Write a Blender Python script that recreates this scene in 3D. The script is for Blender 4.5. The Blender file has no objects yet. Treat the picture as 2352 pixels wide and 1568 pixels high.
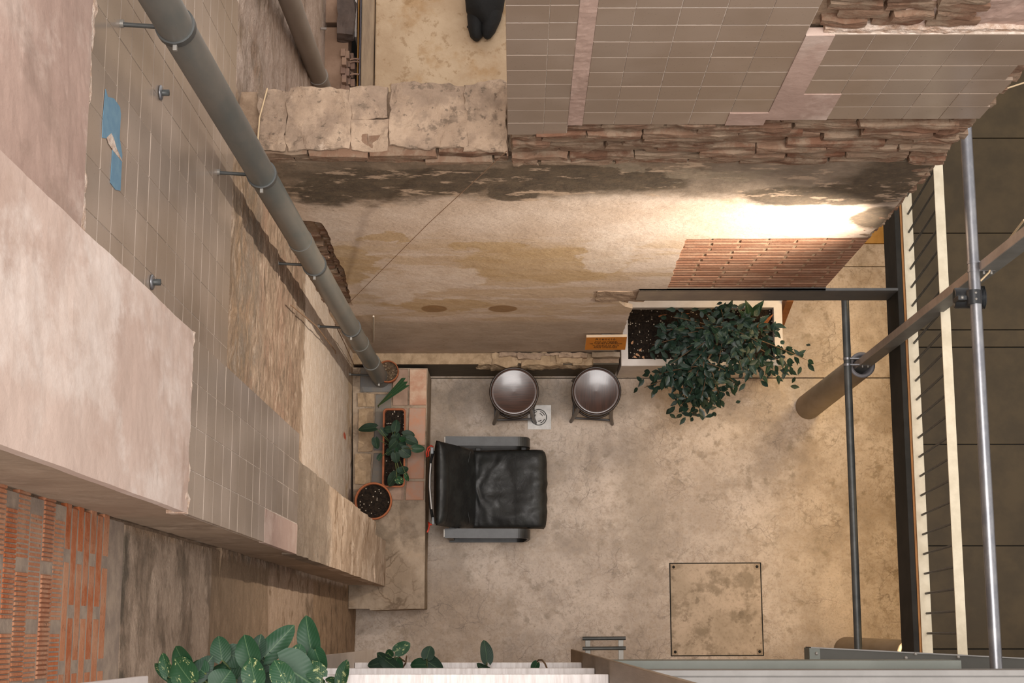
import bpy, bmesh, math, random
from mathutils import Vector, Matrix, noise
SC = bpy.context.scene
COL = SC.collection
rnd = random.Random(7)

# ------------------------------------------------------------------ camera
W_, H_, FPX = 2352, 1568, 3660.0
CAMZ = 12.1
NAD = (1185, 1455)                       # where plumb lines meet in the picture
n_ = Vector((NAD[0]-W_/2, -(NAD[1]-H_/2), -FPX)).normalized()
vx_ = -10.0
vy_ = -(FPX*FPX + (NAD[0]-W_/2)*vx_)/(NAD[1]-H_/2)
yc_ = Vector((vx_, -vy_, -FPX)).normalized()
zc_ = -n_
xc_ = yc_.cross(zc_)
ROT = Matrix((xc_, yc_, zc_))            # camera -> world
cam = bpy.data.cameras.new('camera')
cam.sensor_width = 36
cam.lens = FPX/W_*36
cam.clip_start = 0.05
co = bpy.data.objects.new('camera', cam)
COL.objects.link(co)
co.matrix_world = Matrix.Translation((0, 0, CAMZ)) @ ROT.to_4x4()
SC.camera = co
# ------------------------------------------------------------------ world, lamps, exposure
w = bpy.data.worlds.new('world'); SC.world = w; w.use_nodes = True
bg = w.node_tree.nodes['Background']
bg.inputs[0].default_value = (1.0, 0.945, 0.915, 1)
bg.inputs[1].default_value = 1.12
SC.view_settings.view_transform = 'Standard'
SC.view_settings.look = 'None'
SC.view_settings.exposure = -0.07
SC.view_settings.gamma = 1
SC.view_settings.use_curve_mapping = False

def lamp(name, kind, loc, energy, color, target=None, size=0.1, angle=None, blend=0.5, size_y=None):
    l = bpy.data.lights.new(name, kind)
    l.energy = energy; l.color = color
    if kind == 'AREA':
        l.size = size
        l.spread = math.radians(120)
        if size_y: l.shape = 'RECTANGLE'; l.size_y = size_y
    else:
        l.shadow_soft_size = size
    if kind == 'SPOT':
        l.spot_size = math.radians(angle); l.spot_blend = blend
    o = bpy.data.objects.new(name, l); COL.objects.link(o)
    o.location = loc
    if target is not None:
        o.rotation_euler = (Vector(target)-Vector(loc)).to_track_quat('-Z', 'Y').to_euler()
    return o
lamp('skylight', 'AREA', (.6, .3, 16.0), 500, (1.0, 0.95, 0.92), target=(.6, .3, 0), size=5.0, size_y=4.0)
# the clamp spotlight on the high tube, warm lamps under the mezzanine
SPOT_AT = Vector((1.93, 1.535, 4.62))
lamp('spotlight_beam', 'SPOT', SPOT_AT, 390, (1.0, 0.88, 0.74), target=(-1.2, 1.86, 3.5), size=0.035, angle=108, blend=1.0)
for yy in (-0.1, 0.75):
    lamp('mezzanine_lamp', 'AREA', (2.55, yy, 2.18), 6.5, (1.0, 0.66, 0.28), target=(2.3, yy, 0), size=0.35)
lamp('mezzanine_lamp', 'AREA', (2.6, 2.2, 2.18), 12, (1.0, 0.70, 0.34), target=(2.2, 2.4, 0), size=0.35)

# ------------------------------------------------------------------ pixel -> point helpers (a ray met with a real plane)
def ray(px, py):
    return ROT @ Vector((px-W_/2, -(py-H_/2), -FPX))
def PZ(px, py, z):
    d = ray(px, py); return Vector((0, 0, CAMZ)) + d*((z-CAMZ)/d.z)
def PY(px, py, Y):
    d = ray(px, py); return Vector((0, 0, CAMZ)) + d*(Y/d.y)
def PX(px, py, X):
    d = ray(px, py); return Vector((0, 0, CAMZ)) + d*(X/d.x)

# ------------------------------------------------------------------ object helpers
def tag(o, label=None, cat=None, group=None, kind=None):
    if label: o['label'] = label
    if cat: o['category'] = cat
    if group: o['group'] = group
    if kind: o['kind'] = kind
    return o
def empty(name, loc, label=None, cat=None, group=None, kind=None):
    o = bpy.data.objects.new(name, None); COL.objects.link(o)
    o.location = loc; o.empty_display_size = 0.1
    return tag(o, label, cat, group, kind)
def wloc(o):
    v = Vector(o.location)
    while o.parent: o = o.parent; v += Vector(o.location)
    return v
class MB:
    """collects faces in world coordinates; build() links them as one mesh object"""
    def __init__(s): s.v = []; s.f = []; s.s = []
    def add(s, vs, fs, smooth=False):
        b = len(s.v); s.v += [Vector(v) for v in vs]
        for f in fs: s.f.append([b+i for i in f]); s.s.append(smooth)
        return s
    def box(s, a, b):
        x0, y0, z0 = a; x1, y1, z1 = b
        v = [(x0,y0,z0),(x1,y0,z0),(x1,y1,z0),(x0,y1,z0),(x0,y0,z1),(x1,y0,z1),(x1,y1,z1),(x0,y1,z1)]
        return s.add(v, [(0,3,2,1),(4,5,6,7),(0,1,5,4),(1,2,6,5),(2,3,7,6),(3,0,4,7)])
    def bbox(s, a, b, r=0.004):
        """box with chamfered edges (bevelled)"""
        bm = bmesh.new()
        bmesh.ops.create_cube(bm, size=1)
        a = Vector(a); b = Vector(b)
        for v in bm.verts:
            v.co = Vector(((v.co[i]+.5)*(b[i]-a[i])+a[i] for i in range(3)))
        r = min(r, *[abs(b[i]-a[i])*.45 for i in range(3)])
        bmesh.ops.bevel(bm, geom=bm.edges[:], offset=r, segments=2, affect='EDGES', profile=.5)
        bm.verts.index_update()
        s.add([v.co.copy() for v in bm.verts], [[v.index for v in f.verts] for f in bm.faces], False)
        bm.free(); return s
    def prism(s, pts, d):
        """polygon pts extruded by vector d"""
        d = Vector(d); n = len(pts); P = [Vector(p) for p in pts]
        nrm = Vector((0,0,0))
        for i in range(n): nrm += P[i].cross(P[(i+1) % n])
        if nrm.dot(d) > 0: P.reverse()
        fs = [list(range(n)), list(range(2*n-1, n-1, -1))]
        for i in range(n): fs.append([i, n+i, n+(i+1) % n, (i+1) % n][::-1] if False else [(i+1) % n, i, n+i, n+(i+1) % n])
        return s.add(P+[p+d for p in P], fs)
    def tube(s, pts, r, n=12, cap=True, smooth=True):
        pts = [Vector(p) for p in pts]; rs = r if isinstance(r, (list, tuple)) else [r]*len(pts)
        up = None; rings = []
        for i, p in enumerate(pts):
            t = (pts[min(i+1, len(pts)-1)]-pts[max(i-1, 0)]).normalized()
            if up is None:
                up = t.cross(Vector((0,0,1)) if abs(t.z) < .9 else Vector((1,0,0))).normalized()
            up = (up - t*up.dot(t)).normalized(); sd = t.cross(up)
            rings.append([p+(up*math.cos(2*math.pi*k/n)+sd*math.sin(2*math.pi*k/n))*rs[i] for k in range(n)])
        v = [q for R in rings for q in R]; f = []
        for i in range(len(pts)-1):
            for k in range(n):
                f.append((i*n+k, i*n+(k+1) % n, (i+1)*n+(k+1) % n, (i+1)*n+k))
        s.add(v, f, smooth)
        if cap:
            s.add(rings[0], [list(range(n-1, -1, -1))]); s.add(rings[-1], [list(range(n))])
        return s
    def lathe(s, prof, c, n=32, axis=None, smooth=True):
        """prof [(r,z)] turned round the vertical (or axis) through c"""
        c = Vector(c); M3 = Matrix.Identity(3)
        if axis is not None: M3 = Vector(axis).to_track_quat('Z', 'Y').to_matrix()
        v = []; f = []
        for r, z in prof:
            for k in range(n):
                a = 2*math.pi*k/n
                v.append(c + M3 @ Vector((r*math.cos(a), r*math.sin(a), z)))
        for i in range(len(prof)-1):
            for k in range(n):
                f.append((i*n+k, i*n+(k+1) % n, (i+1)*n+(k+1) % n, (i+1)*n+k))
        return s.add(v, f, smooth)
    def torus(s, c, R, r, n=40, m=8, axis=None):
        return s.tube([Vector(c)+ (Matrix.Identity(3) if axis is None else Vector(axis).to_track_quat('Z','Y').to_matrix()) @ Vector((R*math.cos(2*math.pi*k/n), R*math.sin(2*math.pi*k/n), 0)) for k in range(n+1)], r, m, cap=False)
    def rock(s, a, b, amp, seg=6, freq=6.0, seed=0, rnd_edge=.0):
        """box grown rough: subdivided and pushed about by noise"""
        bm = bmesh.new(); bmesh.ops.create_cube(bm, size=1)
        bmesh.ops.subdivide_edges(bm, edges=bm.edges[:], cuts=seg, use_grid_fill=True)
        a = Vector(a); b = Vector(b); off = Vector((seed*3.1, seed*1.7, seed*2.3))
        for v in bm.verts:
            p = Vector(v.co)
            if rnd_edge:
                L = max(abs(p.x), abs(p.y), abs(p.z)); q = p.normalized()*.5*1.35
                p = p.lerp(q, rnd_edge)
            p = Vector(((p[i]+.5)*(b[i]-a[i])+a[i] for i in range(3)))
            d = noise.noise_vector((p+off)*freq)*amp + noise.noise_vector((p+off)*freq*3.1)*amp*.45
            v.co = p + d
        bm.verts.index_update()
        s.add([v.co.copy() for v in bm.verts], [[v.index for v in f.verts] for f in bm.faces], False)
        bm.free(); return s
    def build(s, name, mat, parent=None, loc=None, label=None, cat=None, group=None, kind=None, mesh_only=False, smooth=None):
        base = wloc(parent) if parent is not None else (Vector(loc) if loc is not None else Vector((0,0,0)))
        me = bpy.data.meshes.new(name)
        me.from_pydata([tuple(v-base) for v in s.v], [], s.f)
        me.materials.append(mat)
        me.polygons.foreach_set('use_smooth', [True]*len(s.f) if smooth else s.s)
        me.update()
        if mesh_only: return me
        o = bpy.data.objects.new(name, me); COL.objects.link(o)
        if parent is not None: o.parent = parent
        else: o.location = base
        return tag(o, label, cat, group, kind)
def inst(name, me, parent, mat_world):
    o = bpy.data.objects.new(name, me); COL.objects.link(o)
    o.parent = parent
    o.matrix_basis = Matrix.Translation(-wloc(parent)) @ mat_world
    return o

# ------------------------------------------------------------------ materials
def L(c):
    if isinstance(c, str):
        c = [int(c[i:i+2], 16) for i in (1, 3, 5)]
    return tuple((x/255/12.92 if x/255 <= .04045 else ((x/255+.055)/1.055)**2.4) for x in c[:3])+(1,)
class NT:
    def __init__(s, name):
        s.m = bpy.data.materials.new(name); s.m.use_nodes = True
        s.t = s.m.node_tree; s.b = s.t.nodes['Principled BSDF']; s._c = None
    def node(s, typ, **kw):
        n = s.t.nodes.new(typ)
        for k, v in kw.items(): setattr(n, k, v)
        return n
    def put(s, sock, val):
        if hasattr(val, 'is_output') or isinstance(val, bpy.types.NodeSocket): s.t.links.new(val, sock)
        else: sock.default_value = val
    def coord(s):
        if s._c is None: s._c = s.node('ShaderNodeTexCoord').outputs['Object']
        return s._c
    def pos(s): return s.node('ShaderNodeNewGeometry').outputs['Position']
    def scale(s, v, sc, loc=(0,0,0)):
        n = s.node('ShaderNodeMapping'); s.put(n.inputs[0], v); n.inputs['Scale'].default_value = sc; n.inputs['Location'].default_value = loc
        return n.outputs[0]
    def noise(s, sc, detail=6, rough=.6, v=None, dist=0.0):
        n = s.node('ShaderNodeTexNoise'); s.put(n.inputs['Vector'], v if v is not None else s.coord())
        n.inputs['Scale'].default_value = sc; n.inputs['Detail'].default_value = detail; n.inputs['Roughness'].default_value = rough
        n.inputs['Distortion'].default_value = dist
        return n.outputs[0]
    def math(s, op, a, b=None, c=None, clamp=False):
        n = s.node('ShaderNodeMath', operation=op, use_clamp=clamp); s.put(n.inputs[0], a)
        if b is not None: s.put(n.inputs[1], b)
        if c is not None: s.put(n.inputs[2], c)
        return n.outputs[0]
    def rng(s, x, a, b, lo=0.0, hi=1.0, smooth=True):
        n = s.node('ShaderNodeMapRange', interpolation_type='SMOOTHSTEP' if smooth else 'LINEAR')
        s.put(n.inputs[0], x); n.inputs[1].default_value = a; n.inputs[2].default_value = b
        n.inputs[3].default_value = lo; n.inputs[4].default_value = hi
        return n.outputs[0]
    def mix(s, f, a, b):
        n = s.node('ShaderNodeMix', data_type='RGBA'); s.put(n.inputs[0], f); s.put(n.inputs[6], a); s.put(n.inputs[7], b)
        return n.outputs[2]
    def sep(s, v):
        n = s.node('ShaderNodeSeparateXYZ'); s.put(n.inputs[0], v); return n.outputs
    def bump(s, h, st=.5, dist=.01, prev=None):
        n = s.node('ShaderNodeBump'); n.inputs['Strength'].default_value = st; n.inputs['Distance'].default_value = dist
        s.put(n.inputs['Height'], h)
        if prev is not None: s.t.links.new(prev, n.inputs['Normal'])
        return n.outputs[0]
    def done(s, col, rough=.6, metal=0.0, normal=None, spec=None, coat=None):
        s.put(s.b.inputs['Base Color'], col); s.put(s.b.inputs['Roughness'], rough); s.put(s.b.inputs['Metallic'], metal)
        if normal is not None: s.t.links.new(normal, s.b.inputs['Normal'])
        if spec is not None: s.b.inputs['Specular IOR Level'].default_value = spec
        if coat is not None: s.b.inputs['Coat Weight'].default_value = coat; s.b.inputs['Coat Roughness'].default_value = .12
        return s.m
def simple(name, c1, c2=None, sc=8, rough=.6, metal=0.0, bump=0.0, bsc=60, bdist=.004, spec=None, lo=.35, hi=.65, stretch=None, coat=None, rand=0.0):
    n = NT(name)
    v = n.coord() if stretch is None else n.scale(n.coord(), stretch)
    c = L(c1)
    if c2: c = n.mix(n.rng(n.noise(sc, 7, .65, v), lo, hi), L(c1), L(c2))
    if rand:
        r = n.node('ShaderNodeObjectInfo').outputs['Random']
        h = n.node('ShaderNodeHueSaturation'); n.put(h.inputs['Color'], c); n.put(h.inputs['Value'], n.rng(r, 0, 1, 1-rand, 1+rand, False)); c = h.outputs[0]
    nb = n.bump(n.noise(bsc, 5, .6, v), bump, bdist) if bump else None
    return n.done(c, rough, metal, nb, spec, coat)
def layered(name, base, layers, u=0, rough=.75, bumps=((14, .5, .02), (70, .4, .005)), stretch=(1, 1, 1), fine=None, spec=.3, va=2, cracks=None):
    """base (c1,c2,scale); layers: (mask list, c1, c2, noise scale, opacity).  mask items:
       ('e',u,v,ru,rv,soft,warp)  ('b',axis,lo,hi,soft,warp)  ('n',scale,threshold,soft,stretch)  items multiply; a list of lists = union"""
    n = NT(name); xyz = n.coord(); sp = n.sep(xyz)
    wv = n.node('ShaderNodeTexNoise'); n.put(wv.inputs['Vector'], n.scale(xyz, stretch)); wv.inputs['Scale'].default_value = 5; wv.inputs['Detail'].default_value = 9; wv.inputs['Roughness'].default_value = .62
    wc = n.sep(wv.outputs['Color'])
    w0 = n.math('SUBTRACT', wc[0], .5); w1 = n.math('SUBTRACT', wc[1], .5)
    def one(it):
        if it[0] == 'e':
            _, cu, cv, ru, rv, soft, warp = it
            a = n.math('MULTIPLY_ADD', w0, warp, sp[u]); b = n.math('MULTIPLY_ADD', w1, warp, sp[va])
            a = n.math('DIVIDE', n.math('SUBTRACT', a, cu), ru); b = n.math('DIVIDE', n.math('SUBTRACT', b, cv), rv)
            d = n.math('SQRT', n.math('ADD', n.math('MULTIPLY', a, a), n.math('MULTIPLY', b, b)))
            return n.rng(d, 1+soft, 1-soft)
        if it[0] == 'b':
            _, ax, lo, hi, soft, warp = it
            x = n.math('MULTIPLY_ADD', w1, warp, sp[ax])
            return n.math('MULTIPLY', n.rng(x, lo-soft, lo+soft), n.rng(x, hi+soft, hi-soft))
        if it[0] == 'n':
            _, sc, th, soft, st = it
            return n.rng(n.noise(sc, 8, .65, n.scale(xyz, st, (3.3, 1.7, 9.1))), th-soft, th+soft)
    c = n.mix(n.rng(n.noise(base[2], 8, .65, n.scale(xyz, stretch)), .35, .65), L(base[0]), L(base[1]))
    for lay in layers:
        ms, c1, c2, sc, op = lay
        groups = ms if isinstance(ms[0], list) else [ms]
        tot = None
        for g in groups:
            k = None
            for it in g:
                o = one(it); k = o if k is None else n.math('MULTIPLY', k, o)
            tot = k if tot is None else n.math('MAXIMUM', tot, k)
        lc = n.mix(n.rng(n.noise(sc, 8, .7, n.scale(xyz, stretch, (7, 5, 2))), .35, .65), L(c1), L(c2))
        c = n.mix(n.math('MULTIPLY', tot, op), c, lc)
    if fine:
        c = n.mix(n.math('MULTIPLY', n.rng(n.noise(fine[0], 6, .7, n.scale(xyz, stretch)), .5, .75), fine[2]), c, L(fine[1]))
    if cracks:
        wn = n.node('ShaderNodeTexNoise'); n.put(wn.inputs['Vector'], xyz); wn.inputs['Scale'].default_value = 2.5; wn.inputs['Detail'].default_value = 6
        wa = n.node('ShaderNodeVectorMath', operation='ADD'); n.put(wa.inputs[0], xyz)
        ws = n.node('ShaderNodeVectorMath', operation='SCALE'); n.put(ws.inputs[0], wn.outputs['Color']); ws.inputs['Scale'].default_value = .45; n.put(wa.inputs[1], ws.outputs[0])
        for sc_, wd_, op_ in cracks:
            vo = n.node('ShaderNodeTexVoronoi', feature='DISTANCE_TO_EDGE'); vo.inputs['Scale'].default_value = sc_; n.put(vo.inputs['Vector'], wa.outputs[0])
            m = n.math('MULTIPLY', n.rng(vo.outputs['Distance'], wd_, 0), n.rng(n.noise(3.0, 4, .6), .45, .6))
            c = n.mix(n.math('MULTIPLY', m, op_), c, L('#5f4d3c'))
    nb = None
    for sc, st, ds in bumps: nb = n.bump(n.noise(sc, 8, .65, n.scale(xyz, stretch)), st, ds, nb)
    return n.done(c, rough, 0, nb, spec)

# ================================================================== SETTING
YB, XL, XP = 2.03, -1.20, -0.94          # plaster face of back wall, left wall, pier
def eB(px, py, rx, ry, soft=.10, warp=.42):
    a = PY(px, py, YB); b = PY(px+rx, py, YB); c = PY(px, py-ry, YB)
    return ('e', a.x, a.z, abs(b.x-a.x), abs(c.z-a.z), soft, warp)
def eLw(px, py, rx, ry, soft=.25, warp=.25, X=XL):
    a = PX(px, py, X); b = PX(px, py-ry, X); c = PX(px+rx, py, X)
    return ('e', a.y, a.z, abs(b.y-a.y), abs(c.z-a.z), soft, warp)
zB = lambda py: PY(1400, py, YB).z
zL = lambda px: PX(px, 700, XL).z

M_floor = layered('concrete_floor', ('#cab9a9', '#ab9988', 1.6), [
    ([('n', 2.2, .54, .09, (1, 1, 1))], '#7f6d5a', '#9c8872', 9, .7),
    ([('n', 9.0, .60, .06, (1, 1, 1))], '#75654f', '#8a775f', 30, .7),
    ([('n', 24, .54, .07, (1, 1, 1))], '#9d8873', '#ad9882', 30, .55),
    ([('n', 1.1, .60, .06, (1, .4, 1))], '#dccab8', '#cbb6a2', 8, .6),
    ([('e', .95, .95, .16, .55, .6, .5)], '#8b7a66', '#9d8a74', 5, .5),
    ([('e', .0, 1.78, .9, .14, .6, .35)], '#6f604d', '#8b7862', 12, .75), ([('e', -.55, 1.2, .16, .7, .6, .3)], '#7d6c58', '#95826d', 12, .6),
    ([('e', -.5, .05, .45, .3, .5, .4)], '#8a7357', '#9f866a', 9, .55),
    ], u=0, va=1, rough=.42, bumps=((40, .25, .004), (160, .2, .002)), fine=(60, '#6a5845', .6), spec=.4, cracks=((2.6, .012, .55), (7, .03, .35), (16, .06, .25)))
M_ochre = simple('ochre_floor', '#b98a44', '#a3762f', 6, .5, bump=.2)
M_plaster_b = layered('back_wall_plaster', ('#dbc8b7', '#cbb5a1', 1.7), [
    ([('b', 2, zB(745), zB(550), .25, .5), ('n', 1.6, .49, .05, (1, 1, 2.6))], '#c6ab89', '#bc9f7c', 9, .65),
    ([[eB(1250, 610, 200, 42)], [eB(1120, 566, 90, 12)], [eB(800, 610, 70, 45)], [eB(880, 545, 60, 10)], [eB(1010, 700, 130, 14)]], '#c2a57c', '#b7986d', 9, .75),
    ([[eB(1400, 590, 60, 40)], [eB(1430, 545, 80, 30)], [eB(1000, 640, 110, 30)], [eB(900, 665, 60, 40)]], '#e2d2c3', '#d5c1af', 9, .75),
    ([[eB(997, 709, 30, 8, .08, .02)], [eB(1155, 709, 33, 8, .08, .02)]], '#8d6b45', '#96744c', 9, .9),
    ([('b', 2, -1, zB(738), .08, .12)], '#bfad9a', '#ac9985', 5, .8),
    ([('b', 2, zB(452), 9, .1, .35)], '#948371', '#786959', 6, .94),
    ([[eB(830, 412, 280, 62, .15, .4)], [eB(1180, 402, 280, 50, .15, .4)], [eB(1480, 392, 170, 28, .2, .4)]], '#6a5b4b', '#8c7965', 9, .85),
    ([[eB(1330, 408, 210, 33, .1, .2)], [eB(850, 425, 120, 38, .12, .25)], [eB(1010, 425, 130, 22, .12, .25)], [eB(1180, 440, 60, 22, .1, .2)], [eB(740, 440, 70, 40, .2, .3)], [eB(1480, 420, 110, 18, .2, .2)], [eB(1100, 400, 400, 12, .2, .2)], [eB(1900, 450, 200, 26, .15, .25)], [eB(2060, 410, 120, 70, .3, .3)], [eB(2010, 500, 50, 26, .2, .2)], [eB(2090, 380, 60, 40, .2, .2)]], '#4c4135', '#625443', 16, .94),
    ([('b', 2, zB(470), 9, .1, .3), ('n', 5, .60, .03, (1, 1, 2))], '#b79f88', '#c2a88f', 9, .85),
    ([[eB(1640, 400, 120, 14)], [eB(1450, 385, 60, 8)]], '#8a7c69', '#9a8b77', 9, .7),
    ([('n', 11, .66, .03, (1, 1, 2))], '#7d6248', '#8d7156', 12, .6),
    ], u=0, rough=.8, bumps=((7, .35, .02), (40, .35, .006)), fine=(45, '#8a6e55', .35))
M_rough_l = layered('left_wall_plaster', ('#ab947e', '#8f7a66', 2.2), [
    ([('b', 2, zL(585), 9, .08, .25), ('n', 7, .5, .12, (1, 1, 1))], '#b49678', '#8d745b', 20, .8),
    ([('b', 2, zL(690), zL(585), .15, .3)], '#998270', '#ac9580', 10, .8),
    ([('b', 2, zL(690), zL(560), .2, .5), ('n', 2.2, .52, .05, (1.3, 1.3, 1.6))], '#a1816c', '#8f7462', 14, .6),
    ([('b', 2, zL(690), zL(560), .2, .5), ('n', 4, .6, .05, (1.3, 1.3, 1.6))], '#4f4436', '#64564a', 14, .6),
    ([('b', 2, zL(690), 9, .1, .3), ('n', 11, .53, .06, (1, .55, 2.2))], '#6b5a49', '#7d6a57', 30, .65),
    ([('b', 2, zL(690), 9, .1, .3), ('n', 13, .58, .05, (1, .55, 2.2))], '#cdb8a4', '#bba48f', 30, .7),
    ([('b', 2, zL(600), zL(540), .1, .3), ('n', 6, .5, .08, (1, .8, 2))], '#8b8176', '#746757', 30, .6),
    ([('b', 2, .0, zL(700), .08, .5), ('b', 1, .33, 2.5, .02, .1)], '#e8d8c8', '#d8c4b0', 6, .95),
    ([('b', 2, .0, zL(800), .12, .4), ('n', 2.6, .5, .06, (1.3, 1.3, 1.6))], '#bfa27c', '#b2946d', 9, .65),
    ([[eLw(792, 1000, 3, 8, .3, .04)]], '#d2552c', '#c94c26', 9, .9),
    ([('b', 1, 2.3, 9, .02, .05), ('n', 2.4, .45, .12, (1.3, 1.3, 1.6))], '#cdb8a8', '#b9a292', 10, .8),
    # the stretch in front of the pier
    ([('b', 1, -9, .31, .02, .02), ('b', 2, zL(510), zL(285), .06, .25)], '#a08b78', '#7a6b5b', 5, .9),
    ([('b', 1, -9, .31, .02, .02), ('b', 2, zL(510), zL(285), .1, .2), ('n', 2.4, .52, .06, (1.3, 1.3, 1.6))], '#b7a18d', '#c2ab96', 18, .8),
    ([('b', 1, -9, .31, .02, .02), ('b', 2, zL(318), zL(292), .03, .2), ('n', 3, .47, .06, (1.3, 1.3, 1.6))], '#4c463c', '#615749', 18, .85),
    ([('b', 1, -9, .31, .02, .02), ('b', 2, zL(635), zL(505), .02, .05)], '#9a826a', '#8a745d', 6, .92),
    ([('b', 1, -9, .31, .02, .02), ('b', 2, zL(735), zL(635), .03, .15)], '#b9a08a', '#ab927b', 6, .9),
    ([('b', 1, -9, .31, .02, .02), ('b', 2, zL(735), zL(635), .03, .15), ('n', 4, .58, .04, (1.3, 1.3, 1.6))], '#7e664e', '#8b725a', 12, .8),
    ([('b', 1, -9, .31, .02, .02), ('b', 2, -1, zL(735), .05, .3)], '#a88c70', '#93785d', 7, .9),
    ([('b', 1, -9, .31, .02, .02), ('b', 2, -1, zL(700), .05, .3), ('n', 3.5, .56, .05, (1.3, 1.3, 1.6))], '#63513e', '#7a654f', 12, .7),
    ], u=1, rough=.85, bumps=((9, .6, .03), (38, .6, .012), (120, .4, .004)), stretch=(2, 2.0, 2.4), fine=(40, '#5b4b3b', .45))
M_pink = layered('pink_plaster', ('#cbb4a6', '#b9a092', 1.4), [
    ([('n', 2.2, .55, .05, (1, 1, .6))], '#dacabf', '#cdb9ac', 9, .95), ([('n', 1.1, .58, .06, (1, 1, .5))], '#b39787', '#bda292', 9, .7),
    ([('n', 3.0, .60, .06, (1, 1, .5))], '#ab9080', '#b69c8b', 9, .6)], u=1, rough=.8,
    bumps=((5, .35, .02), (30, .25, .005)), stretch=(1, 1, .7))
M_pink_old = layered('stained_pink_plaster', ('#bfa395', '#ab9083', 2.0), [
    ([('n', 3.2, .55, .07, (1, 1, .6))], '#cfbaad', '#c4ab9d', 9, .8),
    ([('n', 4.0, .60, .06, (1, 1, .5))], '#9b8376', '#a98f80', 9, .6)], u=1, rough=.85,
    bumps=((6, .4, .02), (30, .3, .006)), stretch=(1, 1, .7))
M_pier = layered('pier_masonry', ('#c0a993', '#a58e78', 2.2), [
    ([('n', 2.6, .55, .06, (1.3, 1.3, 1.6))], '#dfccb8', '#d0bba6', 10, .85),
    ([('n', 3.6, .60, .05, (1.3, 1.3, 1.6))], '#7d654e', '#8f745a', 14, .8),
    ([('b', 2, 4.0, 5.4, .12, .3)], '#8f8070', '#7d6f60', 6, .85),
    ([('n', 7, .68, .03, (1.3, 1.3, 1.6))], '#4d4033', '#5c4c3c', 14, .7)], u=1, rough=.85,
    bumps=((9, .6, .03), (38, .6, .012)), stretch=(1.8, 1.8, 2.0))
M_reveal = layered('reveal_plaster', ('#a8927d', '#937e6a', 2.0), [([('n', 3, .56, .08, (1, 1, 1))], '#b8a28d', '#7f6b59', 9, .7)], u=0, rough=.85, bumps=((8, .4, .02), (40, .3, .006)))
M_mortar = simple('lime_mortar', '#a78e76', '#8c745e', 12, .9, bump=.7, bsc=50, bdist=.012)
M_grout = simple('tile_grout', '#e2d5c8', '#b9a999', 30, .9)
M_bead = simple('mortar_bead', '#e0cdbd', '#b99a83', 22, .9, bump=.8, bsc=60, bdist=.02)
def tile_mat(name, c1, c2):
    n = NT(name); p = n.pos()
    c = n.mix(n.rng(n.noise(2.2, 4, .5, p), .4, .62), L(c1), L(c2))
    r = n.node('ShaderNodeObjectInfo').outputs['Random']
    h = n.node('ShaderNodeHueSaturation'); n.put(h.inputs['Color'], c); n.put(h.inputs['Value'], n.rng(r, 0, 1, .93, 1.05, False))
    c = n.mix(n.math('MULTIPLY', n.rng(n.noise(130, 3, .6, p), .66, .72), .6), h.outputs[0], L('#6d5f52'))
    return n.done(c, .22, 0, n.bump(n.noise(5, 3, .5, p), .12, .01), .45)
M_tile = tile_mat('grey_beige_glazed_tile', '#a8988a', '#9a8a7b')
M_tile_b = tile_mat('taupe_glazed_tile', '#9d8b7b', '#93806f')
def brick_mat(name, cols, soil, k=.6):
    n = NT(name); r = n.node('ShaderNodeObjectInfo').outputs['Random']
    ramp = n.node('ShaderNodeValToRGB'); n.put(ramp.inputs[0], r)
    e = ramp.color_ramp.elements; e[0].color = L(cols[0]); e[1].color = L(cols[-1])
    for i, cc in enumerate(cols[1:-1]):
        x = e.new((i+1)/(len(cols)-1)); x.color = L(cc)
    p = n.pos()
    c = n.mix(n.math('MULTIPLY', n.rng(n.noise(9, 8, .7, p), .42, .62), k), ramp.outputs[0], L(soil))
    c = n.mix(n.math('MULTIPLY', n.rng(n.noise(30, 6, .7, p), .58, .7), .6), c, L('#4b3b2f'))
    return n.done(c, .9, 0, n.bump(n.noise(60, 6, .65, p), .6, .008), .25)
M_oldbrick = brick_mat('weathered_brick', ['#74503d', '#866a56', '#694c3b', '#8d7561', '#7b5c49'], '#93806c', .8)
M_infill = brick_mat('infill_brick', ['#976d56', '#a3785f', '#8a624c', '#9b6f57'], '#ad8f78', .4)
M_hollow = brick_mat('orange_hollow_brick', ['#b5683f', '#a65c36', '#b87c5a', '#aa6c4a', '#a2745c'], '#b89478', .5)
M_stone = layered('sill_stone', ('#bea58d', '#a78f79', 5), [
    ([('n', 5, .53, .06, (1, 1, 1))], '#8d7968', '#9c8673', 30, .75),
    ([('n', 7, .60, .03, (1, 1, 1))], '#6a5b4d', '#7d6c5c', 30, .75), ([('n', 16, .56, .06, (1, 1, 1))], '#8a7765', '#a08a76', 40, .6), ([('n', 30, .62, .03, (1, 1, 1))], '#5d5044', '#6d5f51', 40, .7),
    ([('n', 6, .66, .03, (1, 1, 1))], '#d3bda8', '#cbb39c', 30, .7)], rough=.9, bumps=((12, .6, .03), (60, .6, .01), (180, .4, .004)))
M_wood_dark = simple('dark_board', '#5d5344', '#4b4336', 6, .75, bump=.2, stretch=(1, 1, 12))
M_black = simple('void_black', '#15130f', None, 5, .9)

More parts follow.
